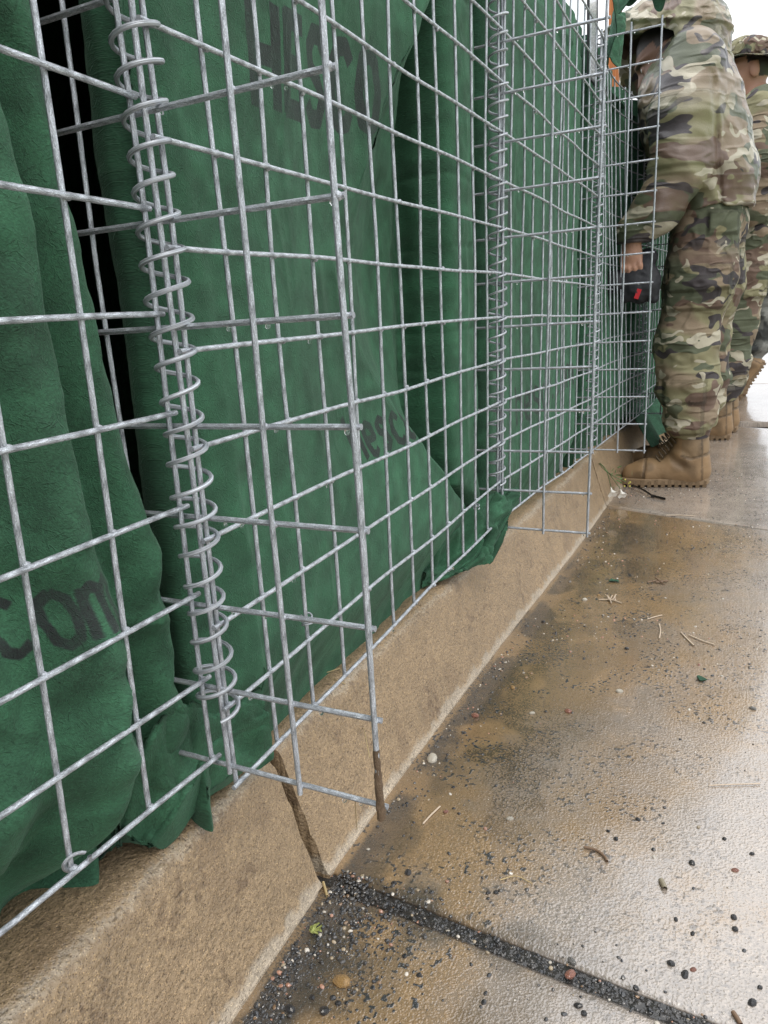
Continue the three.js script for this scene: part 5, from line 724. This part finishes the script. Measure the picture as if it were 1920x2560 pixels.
// the soldiers behind, upright
function soldier(label, bx, bz, o) {
  const p = thing('person', label, 'person', undefined), q = (L) => L.map(([x, y, z, r]) => [x + bx, y, z + bz, r]);
  const legs = (o.legs || [[[0.0, 0.88, 0.09, 0.112], [-0.03, 0.5, 0.09, 0.094], [-0.03, 0.34, 0.09, 0.09], [-0.04, 0.24, 0.09, 0.075], [-0.045, 0.18, 0.09, 0.055]], [[0.02, 0.88, -0.1, 0.112], [0.02, 0.5, -0.11, 0.094], [0.02, 0.34, -0.11, 0.09], [0.01, 0.24, -0.11, 0.075], [0.0, 0.18, -0.11, 0.055]]]).map(q);
  trousers(p, legs, q([[0.015, 0.9, 0, 0.115], [0.02, 1.0, 0, 0.115]]), o.cell || 0.0085, o.grey ? greyCamo : white, [[[bx - 0.1, 0.62, bz + 0.12], [bx + 0.08, 0.75, bz + 0.3], 0.012]], o.hem || 0.17, o.k * 0.31);
  const J = { torso: q([[0.03, 0.9, 0, 0.125], [0.035, 1.05, 0, 0.125], [0.03, 1.22, 0, 0.13], [0.02, 1.32, 0, 0.12], [0.015, 1.385, 0, 0.065]]), arms: [q([[0.02, 1.36, 0.17, 0.082], [0.04, 1.14, 0.23, 0.078], [0.0, 0.98, 0.22, 0.066], [-0.12, 0.92, 0.2, 0.052], [-0.16, 0.915, 0.19, 0.045]]), q([[0.02, 1.36, -0.17, 0.082], [0.02, 1.14, -0.23, 0.075], [-0.1, 1.02, -0.22, 0.06], [-0.22, 1.06, -0.2, 0.045]])], sz: 0.68 };
  const jf = jacketSdf(J, 0.86, 0.015), [lo, hi] = bounds([J.torso, ...J.arms], 0.04); lo[1] = 0.82;
  part(p, 'jacket', wrapUv(nets(jf, lo, hi, o.cell || 0.0075, o.grey ? greyCamo : white), bx, bz, o.k * 0.17 + 0.35), o.grey ? greyCloth : cloth);
  const hd = [bx - 0.045, o.headY || 1.5, bz + 0.01], hands = [[[bx - 0.15, 0.915, bz + 0.19, 0.026], [bx - 0.2, 0.912, bz + 0.185, 0.028], [bx - 0.23, 0.9, bz + 0.18, 0.016]], [[bx - 0.2, 1.055, bz - 0.2, 0.026], [bx - 0.26, 1.07, bz - 0.2, 0.028], [bx - 0.29, 1.06, bz - 0.2, 0.016]]];
  body(p, { head: hd, yaw: Math.PI - 0.25, pitch: -0.12, trunk: q([[0.015, 0.92, 0, 0.09], [0.03, 1.15, 0, 0.1], [0.02, 1.33, 0, 0.09], [0.0, 1.41, 0, 0.055]]), arms: J.arms.map((a, i) => [...a.map(([x, y, z, r]) => [x, y, z, r * 0.6]), ...hands[i]]), legs: legs.map((L) => L.map(([x, y, z, r]) => [x, y, z, r * 0.65])), tone: TONE2, cell: 0.012 });
  // collar
  part(p, 'collar', wrapUv(nets((x, y, z) => Math.max(chain(x, y, z, [[bx + 0.012, 1.37, bz, 0.085], [bx + 0.004, 1.425, bz, 0.074]], 0.02, 0.9) - drapes(x, y, z, 0.006), -chain(x, y, z, [[bx + 0.01, 1.38, bz, 0.07], [bx - 0.01, 1.5, bz, 0.062]], 0.02, 0.9), y - 1.435 - 0.2 * (x - bx)), [bx - 0.12, 1.33, bz - 0.13], [bx + 0.13, 1.53, bz + 0.13], 0.006, o.grey ? greyCamo : white), bx, bz, 0.6), o.grey ? greyCloth : cloth);
  // soft wide-brimmed hat
  const hat = new THREE.Group(); hat.name = 'hat'; p.add(hat); const hc = o.grey ? greyCamo : white, hm = o.grey ? greyCloth : cloth;
  const crown = nets((x, y, z) => Math.max(smin(ell(x, y, z, [0, 0.02, 0], [0.108, 0.085, 0.1]), ell(x, y, z, [0, 0.055, 0], [0.085, 0.045, 0.08]), 0.03) - drapes(x + 3, y, z, 0.006, 1.6), -0.005 - y, -ell(x, y, z, [0, 0.0, 0], [0.1, 0.075, 0.092])), [-0.14, -0.03, -0.13], [0.14, 0.14, 0.13], 0.005, hc); part(hat, 'crown', wrapUv(crown, 0, 0, 0.15), hm);
  const pts = [], n = 64, bg = grid(n, 10, (u, v) => { const a = u * Math.PI * 2, r = lerp(0.098, 0.152, v) * (1 + 0.03 * Math.sin(3 * a)); return V(r * Math.cos(a), -0.012 * v - 0.014 * v * v - 0.03 * v * Math.cos(2 * a) * 0.4 + 0.004 * Math.sin(a * 7) * v, r * 0.95 * Math.sin(a)); }, (u, v) => [u * 4, v * 0.3], 0.004); void pts;
  { const c = [0, 0, 0], P = bg.attributes.position, ca = []; for (let i = 0; i < P.count; i++) { hc(P.getX(i), P.getY(i), P.getZ(i), c); ca.push(c[0], c[1], c[2]); } bg.setAttribute('color', new THREE.Float32BufferAttribute(ca, 3)); }
  part(hat, 'brim', bg, hm); hat.position.set(hd[0] + 0.008, hd[1] + 0.048, hd[2]); hat.scale.set(1, 0.82, 1); hat.rotation.set(0, 0.25, -0.13, 'YXZ');
  for (const [x, y, z, yaw, tilt] of o.boots || [[0.0, 0, 0.09, 0, 0], [0.05, 0, -0.11, 0.05, 0]]) boot(p, bx + x, y, bz + z, yaw, tilt);
  return p;
}
soldier('soldier in camouflage and a soft brimmed hat, face turned to the wall', 0.475, -3.40, { k: 1.3, headY: 1.525, legs: [[[0.0, 0.88, 0.09, 0.112], [-0.055, 0.5, 0.10, 0.094], [-0.075, 0.34, 0.10, 0.09], [-0.085, 0.24, 0.10, 0.075], [-0.09, 0.18, 0.10, 0.055]], [[0.02, 0.88, -0.1, 0.105], [-0.04, 0.5, -0.11, 0.088], [-0.06, 0.34, -0.11, 0.082], [-0.06, 0.24, -0.11, 0.07], [-0.065, 0.18, -0.11, 0.053]]], boots: [[-0.045, 0, 0.10, 0.05, 0], [-0.015, 0, -0.11, 0.05, 0]] });
soldier('soldier in camouflage standing hidden behind the one in the brimmed hat', 0.40, -4.05, { k: 6.4, cell: 0.011, boots: [[-0.03, 0, 0.10, 0.05, 0], [0.03, 0, -0.11, 0.05, 0]] });
soldier('soldier in grey pixel camouflage with one heel lifted off the pavement', 0.665, -4.85, { k: 3.1, cell: 0.0095, grey: true, hem: 0.22, legs: [[[0.0, 0.9, 0.08, 0.112], [-0.05, 0.62, 0.09, 0.092], [-0.06, 0.46, 0.09, 0.085], [-0.085, 0.34, 0.09, 0.07], [-0.095, 0.27, 0.09, 0.054]], [[0.02, 0.88, -0.1, 0.112], [-0.08, 0.5, -0.11, 0.09], [-0.14, 0.34, -0.11, 0.082], [-0.16, 0.27, -0.11, 0.068], [-0.175, 0.22, -0.11, 0.055]]], boots: [[-0.035, 0.215, 0.09, 0.15, 1.02], [-0.13, 0, -0.11, 0.05, 0]] });
renderer.render(scene, camera);
